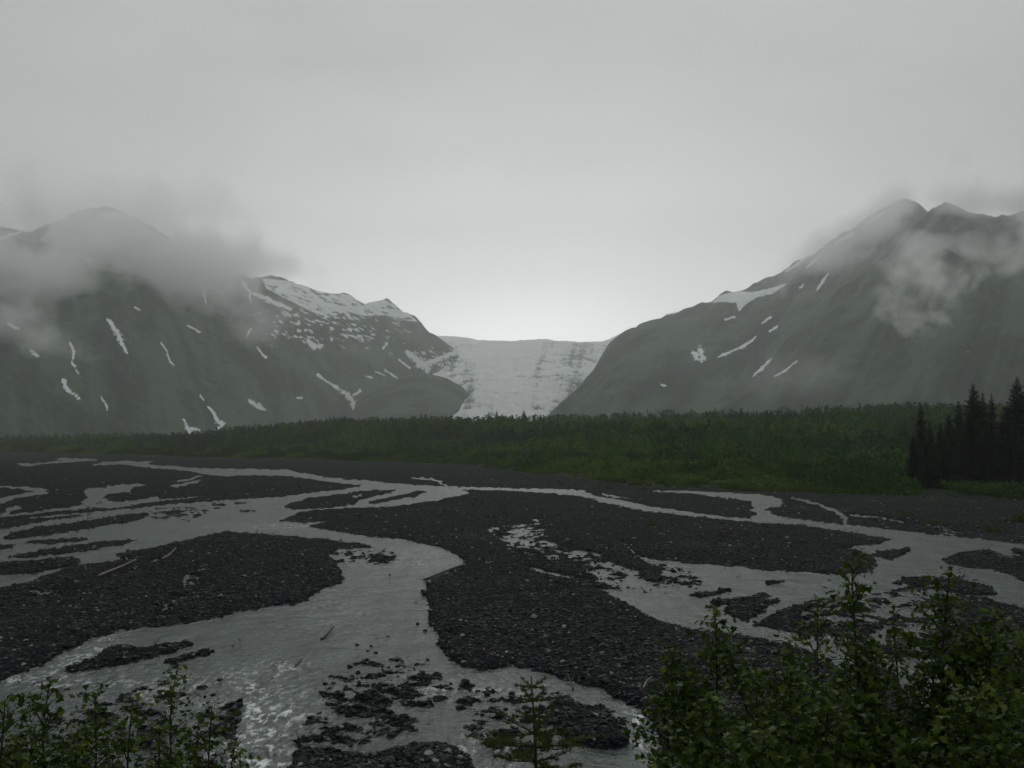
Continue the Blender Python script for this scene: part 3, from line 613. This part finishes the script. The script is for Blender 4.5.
# ------------------------------------------------------------------ tubes
def tube(pts, rad, n=6):
    pts = np.asarray(pts, float); k = len(pts); T = np.gradient(pts, axis=0); T /= np.linalg.norm(T, axis=1)[:, None] + 1e-9
    ref = np.array([0.3, 0.9, 0.25]) if abs(T[0, 2]) > 0.7 else np.array([0, 0, 1.0])
    A = np.cross(T, ref); A /= np.linalg.norm(A, axis=1)[:, None] + 1e-9; B = np.cross(T, A)
    an = np.arange(n) * 2 * pi / n
    V = pts[:, None] + np.asarray(rad)[:, None, None] * (A[:, None] * np.cos(an)[None, :, None] + B[:, None] * np.sin(an)[None, :, None])
    Fq = []
    for i in range(k - 1):
        for j in range(n):
            a = i * n + j; b = i * n + (j + 1) % n; Fq.append((a, b, b + n, a + n))
    V = V.reshape(-1, 3); c0, c1 = len(V), len(V) + 1
    V = np.vstack([V, pts[0], pts[-1]])
    for j in range(n):
        Fq.append((c0, (j + 1) % n, j, j)); Fq.append((c1, (k - 1) * n + j, (k - 1) * n + (j + 1) % n, (k - 1) * n + (j + 1) % n))
    return V, np.array(Fq)
class Acc:
    def __init__(s): s.V = []; s.F = []; s.n = 0; s.t = []
    def add(s, V, F, t=0.5):
        s.V.append(V); s.F.append(np.asarray(F) + s.n); s.n += len(V); s.t.append(np.full(len(V), t) if np.isscalar(t) else t)
    def mesh(s, name, mat, smooth=True, link=False, parent=None):
        V = np.vstack(s.V); F = np.vstack(s.F); quads = F.shape[1] == 4
        me = bpy.data.meshes.new(name)
        faces = [tuple(f) if not quads or f[2] != f[3] else tuple(f[:3]) for f in F.tolist()]
        me.from_pydata(V.tolist(), [], faces); me.polygons.foreach_set('use_smooth', np.full(len(faces), smooth, bool))
        a = me.attributes.new('tint', 'FLOAT', 'POINT'); a.data.foreach_set('value', np.concatenate(s.t).astype(np.float32))
        me.materials.append(mat)
        if not link: return me
        o = bpy.data.objects.new(name, me); COL.objects.link(o); o.parent = parent; return o
def child(name, me, parent):
    o = bpy.data.objects.new(name, me); COL.objects.link(o); o.parent = parent; return o

# ------------------------------------------------------------------ spruces
def spruce_meshes(h, r, seed, dense=1.0, seg=6):
    rg = np.random.default_rng(seed)
    a = Acc(); zz = np.linspace(-0.4, h, 9); lean = rg.normal(size=2) * 0.012 * h
    a.add(*tube(np.stack([lean[0] * (zz / h) ** 2, lean[1] * (zz / h) ** 2, zz], 1), 0.014 * h * (1 - zz / (h * 1.02)).clip(0.02) + 0.01, 7))
    trunk = a.mesh('trunk', MAT_BARK)
    Vs = []; ts_ = []; z = 0.04 * h
    while z < h * 0.985:
        t = z / h; R = r * ((1 - t) ** 0.82) * (0.72 + 0.5 * rg.random()) + 0.05
        nb = int((5 + 5 * (1 - t)) * dense) + 2; a0 = rg.random() * 6.28
        for k in range(nb):
            an = a0 + k * 6.28 / nb + rg.normal() * 0.25; L = R * (0.65 + 0.5 * rg.random())
            dirv = np.array([cos(an), sin(an), 0]); side = np.array([-sin(an), cos(an), 0])
            droop = -0.30 + 0.75 * t + rg.normal() * 0.08
            m_ = max(3, int(seg * L / r) + 2)
            for i in range(m_):
                q = (i + 0.6) / m_; c = dirv * L * q + np.array([0, 0, z + droop * L * q + 0.12 * L * q * q])
                c[0] += lean[0] * t * t; c[1] += lean[1] * t * t
                wd = L * 0.38 * (1.15 - q * 0.8) + 0.10
                for sgn in (-1, 1):
                    tip = c + side * sgn * wd * (0.7 + 0.6 * rg.random()) + dirv * wd * 0.6 + np.array([0, 0, -0.25 * wd + rg.normal() * 0.10 * wd])
                    Vs += [c - dirv * L / m_ * 0.7, c + dirv * L / m_ * 0.7, tip]; tt = 0.25 + 0.5 * q + rg.normal() * 0.15; ts_ += [tt] * 3
                hang = c + np.array([0, 0, -wd * (0.5 + 0.5 * rg.random())]); Vs += [c - dirv * L / m_ * .6, c + dirv * L / m_ * .8, hang]; ts_ += [0.15] * 3
        z += h * (0.017 + 0.009 * (1 - t)) * (0.8 + 0.4 * rg.random())
    V = np.array(Vs)
    # leader
    crown = mesh_np('crown', V, np.arange(len(V)).reshape(-1, 3), MAT_NEEDLE, {'tint': np.clip(ts_, 0, 1)}, smooth=False, link=False)
    return trunk, crown
SPV = [spruce_meshes(14.0, 3.3, 1), spruce_meshes(14.0, 2.5, 2), spruce_meshes(14.0, 3.7, 3), spruce_meshes(14.0, 2.2, 4)]
def put_spruce(px, pyt, d, var, label, group, wsc=1.0, name='spruce_tree'):
    x = (px - 512) / F * d; zb = float(land_z(np.array([x]), np.array([float(d)]))[0])
    x = float(at(px, pyt, d)[0]); zt = float(at(px, pyt, d)[2]); s = (zt - zb) / 14.0
    e = empty(name, (x, d, zb - 0.05), label, 'tree', group, rz=random.random() * 6.28); e.scale = (s * wsc, s * wsc, s)
    child('trunk', SPV[var][0], e); child('crown', SPV[var][1], e); return e
grove = [(1018,376,143,0,1.1,'tallest dark spruce at the right edge of the frame, its tip above all others'),
 (974,382,146,0,1.0,'tall dark spruce with a broad pointed top in the middle of the right hand grove'),
 (959,399,143,1,1.0,'slender dark spruce just left of the tall broad topped one'),
 (982,391,150,1,0.9,'narrow dark spruce whose tip pokes out just right of the tall broad topped one'),
 (991,392,147,3,0.9,'thin spruce spire standing in the gap left of the tallest tree'),
 (920,402,148,3,1.1,'thin spruce spire over the left part of the grove'),
 (940,420,146,1,1.1,'short spruce between the left spire and the slender spruce'),
 (930,421,142,1,1.1,'short spruce close beside the left spire on its right'),
 (912,433,139,2,0.9,'lowest broad spruce at the left end of the grove, reaching to the ground brush'),
 (950,412,150,2,0.9,'middle height spruce behind the slender one in the grove'),
 (966,410,138,2,1.0,'broad low spruce in front of the tall broad topped one'),
 (1003,404,139,2,1.0,'broad spruce filling the front of the grove below the thin spire'),
 (1033,388,138,0,1.2,'dark spruce cut by the right edge of the frame'),
 (1012,418,135,2,1.0,'low spruce in front of the tallest tree, near the gravel'),
 (984,424,136,2,1.1,'low broad spruce at the foot of the grove between its two tallest trees'),
 (925,440,137,2,0.9,'low bushy spruce at the left front of the grove'),
 (945,436,136,2,1.0,'low bushy spruce in the front row of the grove below the slender one'),
 (1062,395,150,0,1.1,'dark spruce standing past the right end of the grove')]
for (a, b, d, v_, wv, lb) in grove: put_spruce(a, b, d, v_, lb, 'dark spruces in the grove on the right', wv)
# spires standing above the canopy on the wooded rise
sk_ = []
rgk = np.random.default_rng(5)
for px_ in list(np.sort(rgk.uniform(235, 900, 48))) + [497, 513, 524, 540, 628, 640, 330, 345, 300]:
    top = np.interp(px_, [230, 300, 350, 560, 700, 800, 900, 950], [431, 417, 413.5, 413, 411.5, 408.5, 403, 403])
    sk_.append((px_, top + 1.2 + rgk.normal() * 1.2 + (0 if px_ not in (497, 524) else -4)))
for px_, t_ in sk_:
    d = float(rgk.uniform(560, 650))
    put_spruce(px_, t_, d, int(rgk.integers(0, 4)), 'small pointed conifer on the skyline of the wooded rise', 'conifers on the skyline of the wooded rise', 1.15, name='conifer_tree')

# ------------------------------------------------------------------ small shrubs growing on the open gravel
def small_bush(px, py, wpx, hpx, mat, label, n=260, cat='shrub'):
    x, y = [float(q) for q in onz(px, py, 0.15)]; k = y / F
    r = wpx * k / 2; h = hpx * k
    c = RNG.normal(size=(n, 3)) * [r * 0.5, r * 0.45, h * 0.28]; c[:, 2] = np.abs(c[:, 2]) + h * 0.12
    V = leaf_tris(c, np.full(n, max(0.05, h * 0.16)) * (0.6 + 0.8 * RNG.random(n)))
    e = empty('shrub', (x, y, 0.1), label, cat, 'small shrubs on the open gravel')
    me = mesh_np('foliage', V, np.arange(len(V)).reshape(-1, 3), mat, {'tint': np.repeat(np.clip(0.4 + RNG.normal(size=n) * .25, 0, 1), 3)}, smooth=False, link=False)
    child('foliage', me, e)
    a = Acc()
    for i in range(5):
        an = i * 1.3; a.add(*tube([(0, 0, -0.15), (cos(an) * r * .25, sin(an) * r * .25, h * .4), (cos(an) * r * .5, sin(an) * r * .5, h * .75)], [0.02, 0.014, 0.006], 4))
    child('stem', a.mesh('stem', MAT_BARK), e)
for q in [(652,526,12,6,MAT_BRUSH,'small green shrub alone on the dark gravel between the two middle streams'),
          (608,488,16,4,MAT_BRUSH,'low green shrub at the far edge of the gravel left of its neighbour'),
          (643,490,14,4,MAT_BRUSH,'low green shrub on the gravel tip beside the far right stream'),
          (723,535,16,6,MAT_RUST,'reddish brown low plant on the gravel above the wide right channel'),
          (907,517,18,7,MAT_BRUSH,'green shrub on gravel below the spruce grove, leftmost of the four'),
          (932,524,26,7,MAT_BRUSH,'wide green shrub beside the small stream below the spruce grove'),
          (992,531,20,9,MAT_BRUSH,'green shrub right of the wide one, above the right channel'),
          (1020,522,16,14,MAT_BRUSH,'taller green shrub cut by the right edge below the spruces'),
          (875,520,12,4,MAT_RUST,'small brownish plant beside the thin upper right stream'),
          (560,484,22,3,MAT_BRUSH,'low green mat of leaves where the far stream passes the meadow')]:
    small_bush(*q)

# ------------------------------------------------------------------ driftwood
def zg(x, y):
    px_, py_ = proj(np.array([x]), np.array([y]), np.zeros(1)); return max(0.0, float(river(px_, py_, np.array([x]), np.array([y]))[0][0]))
def driftwood(pts_px, r, mat, label, stubs=(), roots=0, lift=0.0, mirror=None):
    P3 = []
    for (a, b, h) in pts_px:
        x, y = [float(q) for q in onz(a, b, 0.05)]; P3.append((x, y, max(zg(x, y), 0) + h + lift))
    P3 = np.array(P3); o0 = P3[0].copy(); P3 = P3 - o0
    tt = np.linspace(0, 1, 14); PP = np.stack([np.interp(tt, np.linspace(0, 1, len(P3)), P3[:, i]) for i in range(3)], 1)
    PP[:, 2] += np.sin(tt * 7) * r * 0.15; PP[:, 0] += np.sin(tt * 5 + 1) * r * 0.25
    e = empty('driftwood', tuple(o0), label, 'driftwood', 'driftwood lying on the river bed')
    a = Acc(); a.add(*tube(PP, r * (1 - 0.45 * tt) * (1 + 0.12 * np.sin(tt * 23)), 8)); child('trunk', a.mesh('trunk', mat), e)
    ax = PP[-1] - PP[0]; L = np.linalg.norm(ax); ax /= L
    for (s, an, ln) in stubs:
        c = PP[int(s * 13)]; dv_ = np.array([cos(an) * 0.6, sin(an) * 0.4, 0.75]) + ax * 0.5; dv_ /= np.linalg.norm(dv_)
        b = Acc(); b.add(*tube([c, c + dv_ * ln * 0.5, c + dv_ * ln + np.array([0.04, 0, 0.02])], [r * 0.45, r * 0.3, r * 0.1], 6)); child('branch', b.mesh('branch', mat), e)
    if roots:
        b = Acc()
        for i in range(roots):
            an = i * 6.28 / roots; dv_ = np.array([cos(an) * 0.6, 0.25 * sin(an), sin(an)]) * r * 2.4 - ax * r * 0.8
            b.add(*tube([PP[0] + ax * r, PP[0] + dv_ * 0.5, PP[0] + dv_ * (0.8 + 0.4 * random.random())], [r * 0.5, r * 0.3, r * 0.08], 5))
        child('root', b.mesh('root', mat), e)
driftwood([(464,567,0.10),(447,572,0.12),(424,580,0.06)], 0.10, MAT_WOOD, 'long dark wet log at the outer bend of the main channel', stubs=[(0.6, 2.0, 0.2)], roots=5)
driftwood([(98,581,0.10),(118,573,0.12),(136,565,0.16)], 0.065, MAT_PALEWOOD, 'pale bleached straight log lying on the left gravel bar', stubs=[(0.5, 1.0, 0.15)])
driftwood([(162,563,0.12),(169,560,0.14),(176,555,0.28)], 0.05, MAT_PALEWOOD, 'short pale stick tilted up on the left gravel bar', stubs=[(0.5, 2.0, 0.2)])
driftwood([(321,638,0.0),(328,633,0.06),(334,629,0.12)], 0.05, MAT_WOOD, 'dark forked snag sticking out of the middle of the wide channel', stubs=[(0.85, 2.6, 0.16), (0.9, 0.4, 0.16)])
driftwood([(295,664,-0.02),(299,661,0.02),(302,659,0.05)], 0.04, MAT_WOOD, 'small dark stick in the water above the white rapids', stubs=[(0.7, 1.5, 0.08)])
driftwood([(150,652,0.06),(156,648,0.14),(160,642,0.24)], 0.05, MAT_WOOD, 'dark stump on the small bar behind the left bushes', stubs=[(0.4, 2.5, 0.15)], roots=4)
driftwood([(573,688,0.02),(571,684,0.12),(567,679,0.2)], 0.025, MAT_WOOD, 'little dark stick at the water edge above the rapids in the centre', stubs=[(0.5, 0.5, 0.08)])
driftwood([(643,697,0.08),(647,691,0.14),(652,688,0.14)], 0.03, MAT_PALEWOOD, 'pale crooked root on the stones left of the right hand bushes', stubs=[(0.5, 2.5, 0.12)])
driftwood([(256,534,0.1),(259,531,0.4)], 0.05, MAT_WOOD, 'dark stump on the near shore of the far bend, left of centre', roots=4)
driftwood([(618,510,0.12),(624,508,0.2)], 0.08, MAT_WOOD, 'dark short log on the gravel below the far centre stream', roots=4)

# ------------------------------------------------------------------ stones
ico_t = (1 + 5 ** .5) / 2
IV = np.array([(-1, ico_t, 0), (1, ico_t, 0), (-1, -ico_t, 0), (1, -ico_t, 0), (0, -1, ico_t), (0, 1, ico_t), (0, -1, -ico_t), (0, 1, -ico_t), (ico_t, 0, -1), (ico_t, 0, 1), (-ico_t, 0, -1), (-ico_t, 0, 1)]) / 1.9
IF = np.array([(0, 11, 5), (0, 5, 1), (0, 1, 7), (0, 7, 10), (0, 10, 11), (1, 5, 9), (5, 11, 4), (11, 10, 2), (10, 7, 6), (7, 1, 8), (3, 9, 4), (3, 4, 2), (3, 2, 6), (3, 6, 8), (3, 8, 9), (4, 9, 5), (2, 4, 11), (6, 2, 10), (8, 6, 7), (9, 8, 1)])
N = 75000
px_ = RNG.uniform(-60, 1084, N); py_ = 466 + (796 - 466) * RNG.random(N) ** 0.8
x, y = onz(px_, py_, 0.0)
z, c = river(px_, py_, x, y)
ok = (z > np.where(y > 90, 0.004, -0.06)) & (RNG.random(N) < np.clip(0.42 + 0.5 * (fbm(x * 0.7, y * 0.7, 3) > 0.5) + c * 0.3, 0, 1))
x, y, z = x[ok], y[ok], z[ok]; N = len(x)
s = 0.022 + 0.04 * RNG.random(N) ** 3 + 0.06 * (RNG.random(N) ** 14) + 0.0006 * y
R3 = RNG.normal(size=(N, 12, 3)) * 0.22
an = RNG.random(N) * 6.28
V = IV[None] + R3; V = V * np.stack([1 + 0.5 * RNG.random(N), 0.8 + 0.3 * RNG.random(N), 0.5 + 0.35 * RNG.random(N)], 1)[:, None]
ca, sa = np.cos(an)[:, None], np.sin(an)[:, None]
V = np.stack([V[..., 0] * ca - V[..., 1] * sa, V[..., 0] * sa + V[..., 1] * ca, V[..., 2]], -1) * s[:, None, None]
V += np.stack([x, y, z + s * 0.12], -1)[:, None]
Fi = (IF[None] + (np.arange(N) * 12)[:, None, None]).reshape(-1, 3)
o = mesh_np('gravel_stones', V.reshape(-1, 3), Fi, MAT_STONE, {'tint': np.repeat(RNG.random(N) ** 1.3, 12)}, smooth=False); tag(o, kind='stuff')

# boulders one can point to
import bmesh
def boulder_mesh(seed, size):
    bm = bmesh.new(); bmesh.ops.create_icosphere(bm, subdivisions=3, radius=1.0); rg = np.random.default_rng(seed)
    D_ = rand_unit(7); 
    for v in bm.verts:
        p_ = np.array(v.co)
        for q in D_:
            dt = float(p_ @ q)
            if dt > 0.62: p_ = p_ - q * (dt - 0.62) * 0.85
        p_ *= 1 + 0.12 * (float(fbm(np.array([p_[0] * 2 + seed]), np.array([p_[1] * 2 + p_[2]]), 3)[0]) - 0.5)
        v.co = p_ * [1.25, 1.0, 0.68]
    me = bpy.data.meshes.new('boulder'); bm.to_mesh(me); bm.free(); me.polygons.foreach_set('use_smooth', np.ones(len(me.polygons), bool))
    me.attributes.new('tint', 'FLOAT', 'POINT').data.foreach_set('value', np.full(len(me.vertices), 0.22, np.float32)); me.materials.append(MAT_STONE); return me
BM = [boulder_mesh(i, 1) for i in range(5)]
BLD = [(418,624,5),(425,631,6),(357,645,5),(371,646,4),(368,651,4),(376,653,5),(388,637,4),(350,667,7),(358,673,7),(352,676,5),(372,677,7),(331,677,7),(325,684,6),(321,693,7),(367,686,6),(383,667,6),(398,677,5),(430,684,6),
 (392,686,6),(399,686,5),(412,698,8),(335,705,6),(345,690,6),(487,695,9),(497,701,7),(512,694,8),(470,690,5),(460,702,5),(506,710,7),(527,712,8),(541,707,8),(523,722,9),(482,715,6),(569,723,9),(580,728,8),(612,740,12),(600,734,10),(640,722,7),(586,718,7),
 (134,692,7),(67,690,6),(81,694,5),(107,686,5),(185,682,5),(220,680,6),(213,695,6),(205,697,5),(150,690,5),(35,704,6),(182,712,7),(176,726,6),(240,640,3),(233,646,3),(430,600,4),(416,603,3),(428,660,4),
 (480,572,4),(470,606,4),(505,640,4),(540,650,4),(560,612,3),(600,640,4),(390,575,3),(250,574,3),(130,610,4),(60,630,4),(210,600,3)]
for i, (a, b, wv) in enumerate(BLD):
    x, y = [float(q) for q in onz(a, b, 0.0)]; r = wv * y / F / 2 / 1.2
    z = zg(x, y)
    o = bpy.data.objects.new('boulder', BM[i % 5]); COL.objects.link(o); o.location = (x, y, z * 0.6 + r * 0.12); o.scale = (r, r, r); o.rotation_euler = (random.uniform(-.2, .2), random.uniform(-.2, .2), random.random() * 6.28)
    inw = z < 0.02
    tag(o, 'dark wet boulder breaking the shallow water of the river' if inw else 'dark boulder lying among the smaller stones of a gravel bar', 'boulder', 'boulders in the shallows' if inw else 'boulders on the gravel bars')

# ------------------------------------------------------------------ leafy shrubs on the near bank
LO = np.array([(0, 0), (0.20, 0.10), (0.52, 0.05), (0.34, 0.32), (0.56, 0.52), (0.26, 0.58), (0.0, 1.0), (-0.26, 0.58), (-0.56, 0.52), (-0.34, 0.32), (-0.52, 0.05), (-0.20, 0.10)])
def leaves(acc, pos, dirs, size, rg, base_t):
    c = np.array(pos); d_ = np.array(dirs); s_ = np.array(size)[:, None, None]; n = len(c); bt = np.array(base_t)
    d_ = d_ / np.linalg.norm(d_, axis=1)[:, None]; up = np.array([0, 0, 1.0]) + rg.normal(size=(n, 3)) * 0.5
    sd = np.cross(d_, up); sd /= np.linalg.norm(sd, axis=1)[:, None]; nn = np.cross(sd, d_)
    fold = 0.2 + 0.2 * rg.random((n, 1, 1)); curl = 0.3 * rg.random((n, 1, 1)); wid = 0.8 + 0.5 * rg.random((n, 1, 1))
    V = c[:, None] + s_ * (sd[:, None] * LO[None, :, :1] * wid + d_[:, None] * LO[None, :, 1:] + nn[:, None] * (np.abs(LO[None, :, :1]) * fold - LO[None, :, 1:] ** 2 * curl))
    V = np.concatenate([V, (c[:, None] + s_ * d_[:, None] * 0.42)], 1).reshape(-1, 3); k = len(LO)
    f = np.array([(i, (i + 1) % k, k) for i in range(k)]); Fc = (f[None] + (np.arange(n) * (k + 1))[:, None, None]).reshape(-1, 3)
    acc.add(V, Fc, np.repeat(np.clip(bt + rg.normal(size=n) * 0.2, 0, 1), k + 1))
def shrub(px, top, d, label, group, seed, spread=0.45, nb=14, leaf=0.075, stems=1, dens=1.0, kind='shrub', bare=0.15, lean=0.0, tintb=0.45):
    rg = np.random.default_rng(seed)
    zb = float(bank_z(np.array([d]))[0]) - 0.12; x0, y0, zt = [float(q) for q in at(px, top, d)]; H = zt - zb
    e = empty('shrub' if kind == 'shrub' else kind, (x0 - lean, y0, zb), label, 'shrub', group)
    st = Acc(); LP, LD, LS, LT = [], [], [], []
    def put(p_, d_, z_, t_): LP.append(p_); LD.append(d_); LS.append(z_); LT.append(t_)
    for s_ in range(stems + 1):
        h = H * (1 if s_ == 0 else rg.uniform(0.5, 0.88)); off = np.array([lean, 0]) if s_ == 0 else rg.normal(size=2) * spread * 0.9
        t = np.linspace(0, 1, 12); wob = rg.normal(size=2) * 0.10 * h
        S = np.stack([off[0] * t ** 1.3 + wob[0] * np.sin(t * 5) * t * (1 - t), off[1] * t ** 1.3 + wob[1] * np.sin(t * 6) * t * (1 - t), h * t], 1)
        st.add(*tube(S, 0.013 * (1.1 - t) * (h / 2.5) + 0.003, 6))
        n_b = int(nb * 1.35 * dens * h / H)
        for i in range(n_b):
            q = bare + (0.98 - bare) * (i + rg.random()) / n_b; c = np.array([np.interp(q, t, S[:, k_]) for k_ in range(3)])
            an = i * 2.4 + rg.normal() * 0.5; L = (spread * (1.10 - q) ** 0.75 * (0.35 + 1.0 * rg.random()) + 0.05)
            dv_ = np.array([cos(an), sin(an), 0.3 + 0.8 * rg.random()]); dv_ /= np.linalg.norm(dv_)
            tip = c + dv_ * L + [0, 0, -0.08 * L]
            st.add(*tube([c, c + dv_ * L * 0.5 + [0, 0, 0.02], tip], [0.005, 0.0035, 0.0015], 4))
            tw = [(c, tip, L)]
            for j in range(2 if L > 0.2 else 0):
                r_ = 0.35 + 0.5 * rg.random(); p0 = c + (tip - c) * r_; d2 = dv_ + rg.normal(size=3) * 0.7; d2 /= np.linalg.norm(d2); L2 = L * 0.5 * (0.6 + 0.6 * rg.random())
                st.add(*tube([p0, p0 + d2 * L2 * .5, p0 + d2 * L2], [0.003, 0.002, 0.001], 3)); tw.append((p0, p0 + d2 * L2, L2))
            for (a_, b_, l_) in tw:
                nl = max(4, int(l_ / leaf * 3.8))
                for j in range(nl):
                    r_ = min(1.0, 0.15 + 0.9 * (j + 0.7) / nl)
                    ld = dv_ * 0.4 + rg.normal(size=3) * 0.75; ld[2] -= 0.2
                    put(a_ * (1 - r_) + b_ * r_ + rg.normal(size=3) * 0.045, ld, leaf * (0.5 + 0.85 * rg.random()), tintb + 0.2 * (q - 0.6))
        for j in range(10):
            put(S[-1] + rg.normal(size=3) * 0.02 - [0, 0, 0.035 * (j % 4)], np.array([cos(j * 0.9), sin(j * 0.9), 0.3 + 0.6 * rg.random()]), leaf * (0.6 + 0.5 * rg.random()), tintb + 0.2)
    lf = Acc(); leaves(lf, LP, LD, LS, rg, LT)
    child('stem', st.mesh('stem', MAT_BARK), e); child('foliage', lf.mesh('foliage', MAT_LEAF, smooth=False), e)
RG_ = 'leafy shrubs at the right of the near bank'; LG_ = 'leafy shrubs at the left of the near bank'
for q in [(715,616,7.6,'leafy shrub at the left of the right thicket with a spreading top tuft',RG_,101,0.62,34,0.085,3,1.0),
          (852,556,7.0,'tallest narrow leafy shrub in the middle of the right hand thicket',RG_,102,0.42,36,0.075,1,1.0),
          (950,573,6.6,'tall bright topped leafy shrub near the right edge, second tallest',RG_,103,0.50,40,0.075,2,1.0),
          (818,598,7.6,'leafy shrub just left of the tallest one and slightly lower',RG_,104,0.42,26,0.07,2,1.0),
          (893,606,7.8,'thin leafy shrub in the gap right of the tallest one',RG_,105,0.30,24,0.065,1,1.0),
          (988,612,6.6,'broad leafy shrub between the bright topped one and the right edge',RG_,106,0.60,36,0.075,3,1.0),
          (1022,636,6.0,'leafy shrub cut by the right edge of the frame',RG_,107,0.55,34,0.075,3,1.0),
          (675,648,7.8,'leafy shrub at the left shoulder of the right hand thicket',RG_,108,0.36,30,0.08,3,1.0),
          (758,676,7.0,'lower leafy shrub in the dip right of the topmost left tuft',RG_,109,0.55,30,0.075,3,1.0),
          (664,730,6.8,'low leafy shrub at the left foot of the right hand thicket',RG_,110,0.20,16,0.08,2,1.0),
          (790,640,6.4,'leafy shrub with upright stems below and left of the tallest one',RG_,111,0.45,28,0.075,2,1.0),
          (700,700,6.0,'dense dark leafy shrub low in front of the spreading top tuft',RG_,112,0.42,36,0.08,3,1.0),
          (830,690,5.8,'dense leafy shrub low in front of the tallest one',RG_,113,0.50,32,0.075,3,1.0),
          (905,742,5.6,'low leafy shrub over the bottom edge below the thin one',RG_,114,0.38,22,0.07,2,1.0),
          (975,690,5.4,'dense leafy shrub low before the bright topped one',RG_,115,0.50,34,0.075,3,1.0),
          (760,735,5.4,'low shrub over the bottom edge in the middle of the thicket',RG_,116,0.45,28,0.08,3,1.0),
          (876,648,6.6,'leafy shrub leaning right at the foot of the tallest one',RG_,117,0.36,24,0.07,2,1.0),
          (1030,700,5.0,'dense leafy shrub in the bottom right corner',RG_,118,0.45,32,0.075,3,1.0),
          (178,664,6.6,'thin upright shrub with a bare stem and a small top tuft, left of centre',LG_,201,0.26,16,0.06,1,1.0),
          (50,682,6.2,'bushy leafy shrub near the left edge, widest of the left group',LG_,202,0.42,22,0.065,2,1.0),
          (95,692,6.4,'leafy shrub right of the widest left one',LG_,203,0.32,20,0.06,2,1.0),
          (133,700,6.2,'leafy shrub between its left neighbour and the thin bare stemmed one',LG_,204,0.28,18,0.06,1,1.0),
          (5,700,6.0,'leafy shrub cut by the left edge of the frame',LG_,205,0.35,18,0.065,2,1.0),
          (212,706,6.4,'leafy shrub right of the thin bare stemmed one',LG_,206,0.30,16,0.06,2,1.0),
          (160,728,5.6,'low leafy shrub over the bottom edge under the thin bare stemmed one',LG_,207,0.32,18,0.06,2,1.0),
          (75,738,5.4,'low leafy shrub over the bottom edge under the widest left one',LG_,208,0.34,20,0.06,2,1.0),
          (240,752,5.6,'small leafy twig at the right end of the left group',LG_,209,0.16,8,0.05,1,1.0),
          (15,745,5.2,'low leafy shrub in the bottom left corner',LG_,210,0.34,20,0.06,2,1.0)]:
    a = q; shrub(a[0], a[1], a[2], a[3], a[4], a[5], spread=a[6] * (0.95 if a[4] == RG_ else 1.1), nb=int(a[7] * 1.25), leaf=a[8] * 0.62, stems=a[9], bare=0.5 if a[5] == 201 else 0.2)

# young spruce in the middle of the bottom edge
def young_spruce(px, top, d, H, seed, label):
    rg = np.random.default_rng(seed); x0, y0, zt = [float(q) for q in at(px, top, d)]; zb = float(bank_z(np.array([d]))[0]) - 0.1; H = zt - zb
    e = empty('young_spruce', (x0, y0, zb), label, 'tree')
    st = Acc(); t = np.linspace(0, 1, 10); S = np.stack([0.05 * np.sin(t * 3), 0 * t, H * t], 1); st.add(*tube(S, 0.022 * (1.05 - t) + 0.003, 7)); child('trunk', st.mesh('trunk', MAT_BARK), e)
    br = Acc(); nd = []; tn = []
    z = H * 0.25
    while z < H * 0.97:
        q = (H - z); R = 0.05 + 0.62 * q ** 0.75 * (0.7 + 0.5 * rg.random()); R = min(R, 0.85); k = 4 + int(rg.integers(0, 3)); a0 = rg.random() * 6.28
        for i in range(k):
            an = a0 + i * 6.28 / k + rg.normal() * 0.2; L = R * (0.6 + 0.5 * rg.random()); dv_ = np.array([cos(an), sin(an), 0.12 + rg.normal() * 0.08]); c = np.array([0.05 * sin(z / H * 3), 0, z])
            B = np.array([c, c + dv_ * L * 0.5 + [0, 0, -0.03 * L], c + dv_ * L + [0, 0, 0.05 * L]]); br.add(*tube(B, [0.006, 0.004, 0.002], 4))
            segs = [(B[0], B[2])]; sd = np.cross(dv_, [0, 0, 1])
            for j in range(int(L / 0.06)):
                r_ = 0.25 + 0.7 * rg.random(); p0 = B[0] * (1 - r_) + B[2] * r_; p1 = p0 + (dv_ * 0.6 + sd * rg.choice([-1, 1]) * 0.8 + [0, 0, -0.1 + rg.normal() * .1]) * L * 0.35 * (1.15 - r_); segs.append((p0, p1)); br.add(*tube([p0, (p0 + p1) / 2, p1], [0.003, 0.002, 0.001], 3))
            for (p0, p1) in segs:
                n = int(np.linalg.norm(p1 - p0) / 0.0022) + 4; rr = rg.random(n); P_ = p0 + (p1 - p0) * rr[:, None]
                ax = (p1 - p0) / (np.linalg.norm(p1 - p0) + 1e-9); dn = rand_unit(n) + ax * 0.7; dn /= np.linalg.norm(dn, axis=1)[:, None]; ww = np.cross(dn, rand_unit(n)) * 0.0035
                nd.append(np.stack([P_ - ww, P_ + ww, P_ + dn * 0.030], 1).reshape(-1, 3)); tn.append(np.full(n * 3, np.clip(0.45 + rg.normal() * 0.25, 0, 1)))
        z += 0.085 * (0.8 + 0.5 * rg.random())
    child('branches', br.mesh('branches', MAT_BARK), e)
    V = np.vstack(nd); child('needles', mesh_np('needles', V, np.arange(len(V)).reshape(-1, 3), MAT_SAPNEEDLE, {'tint': np.concatenate(tn)}, smooth=False, link=False), e)
young_spruce(530, 676, 6.6, 2.0, 3, 'young sparse spruce rising over the bottom edge in the middle of the frame')
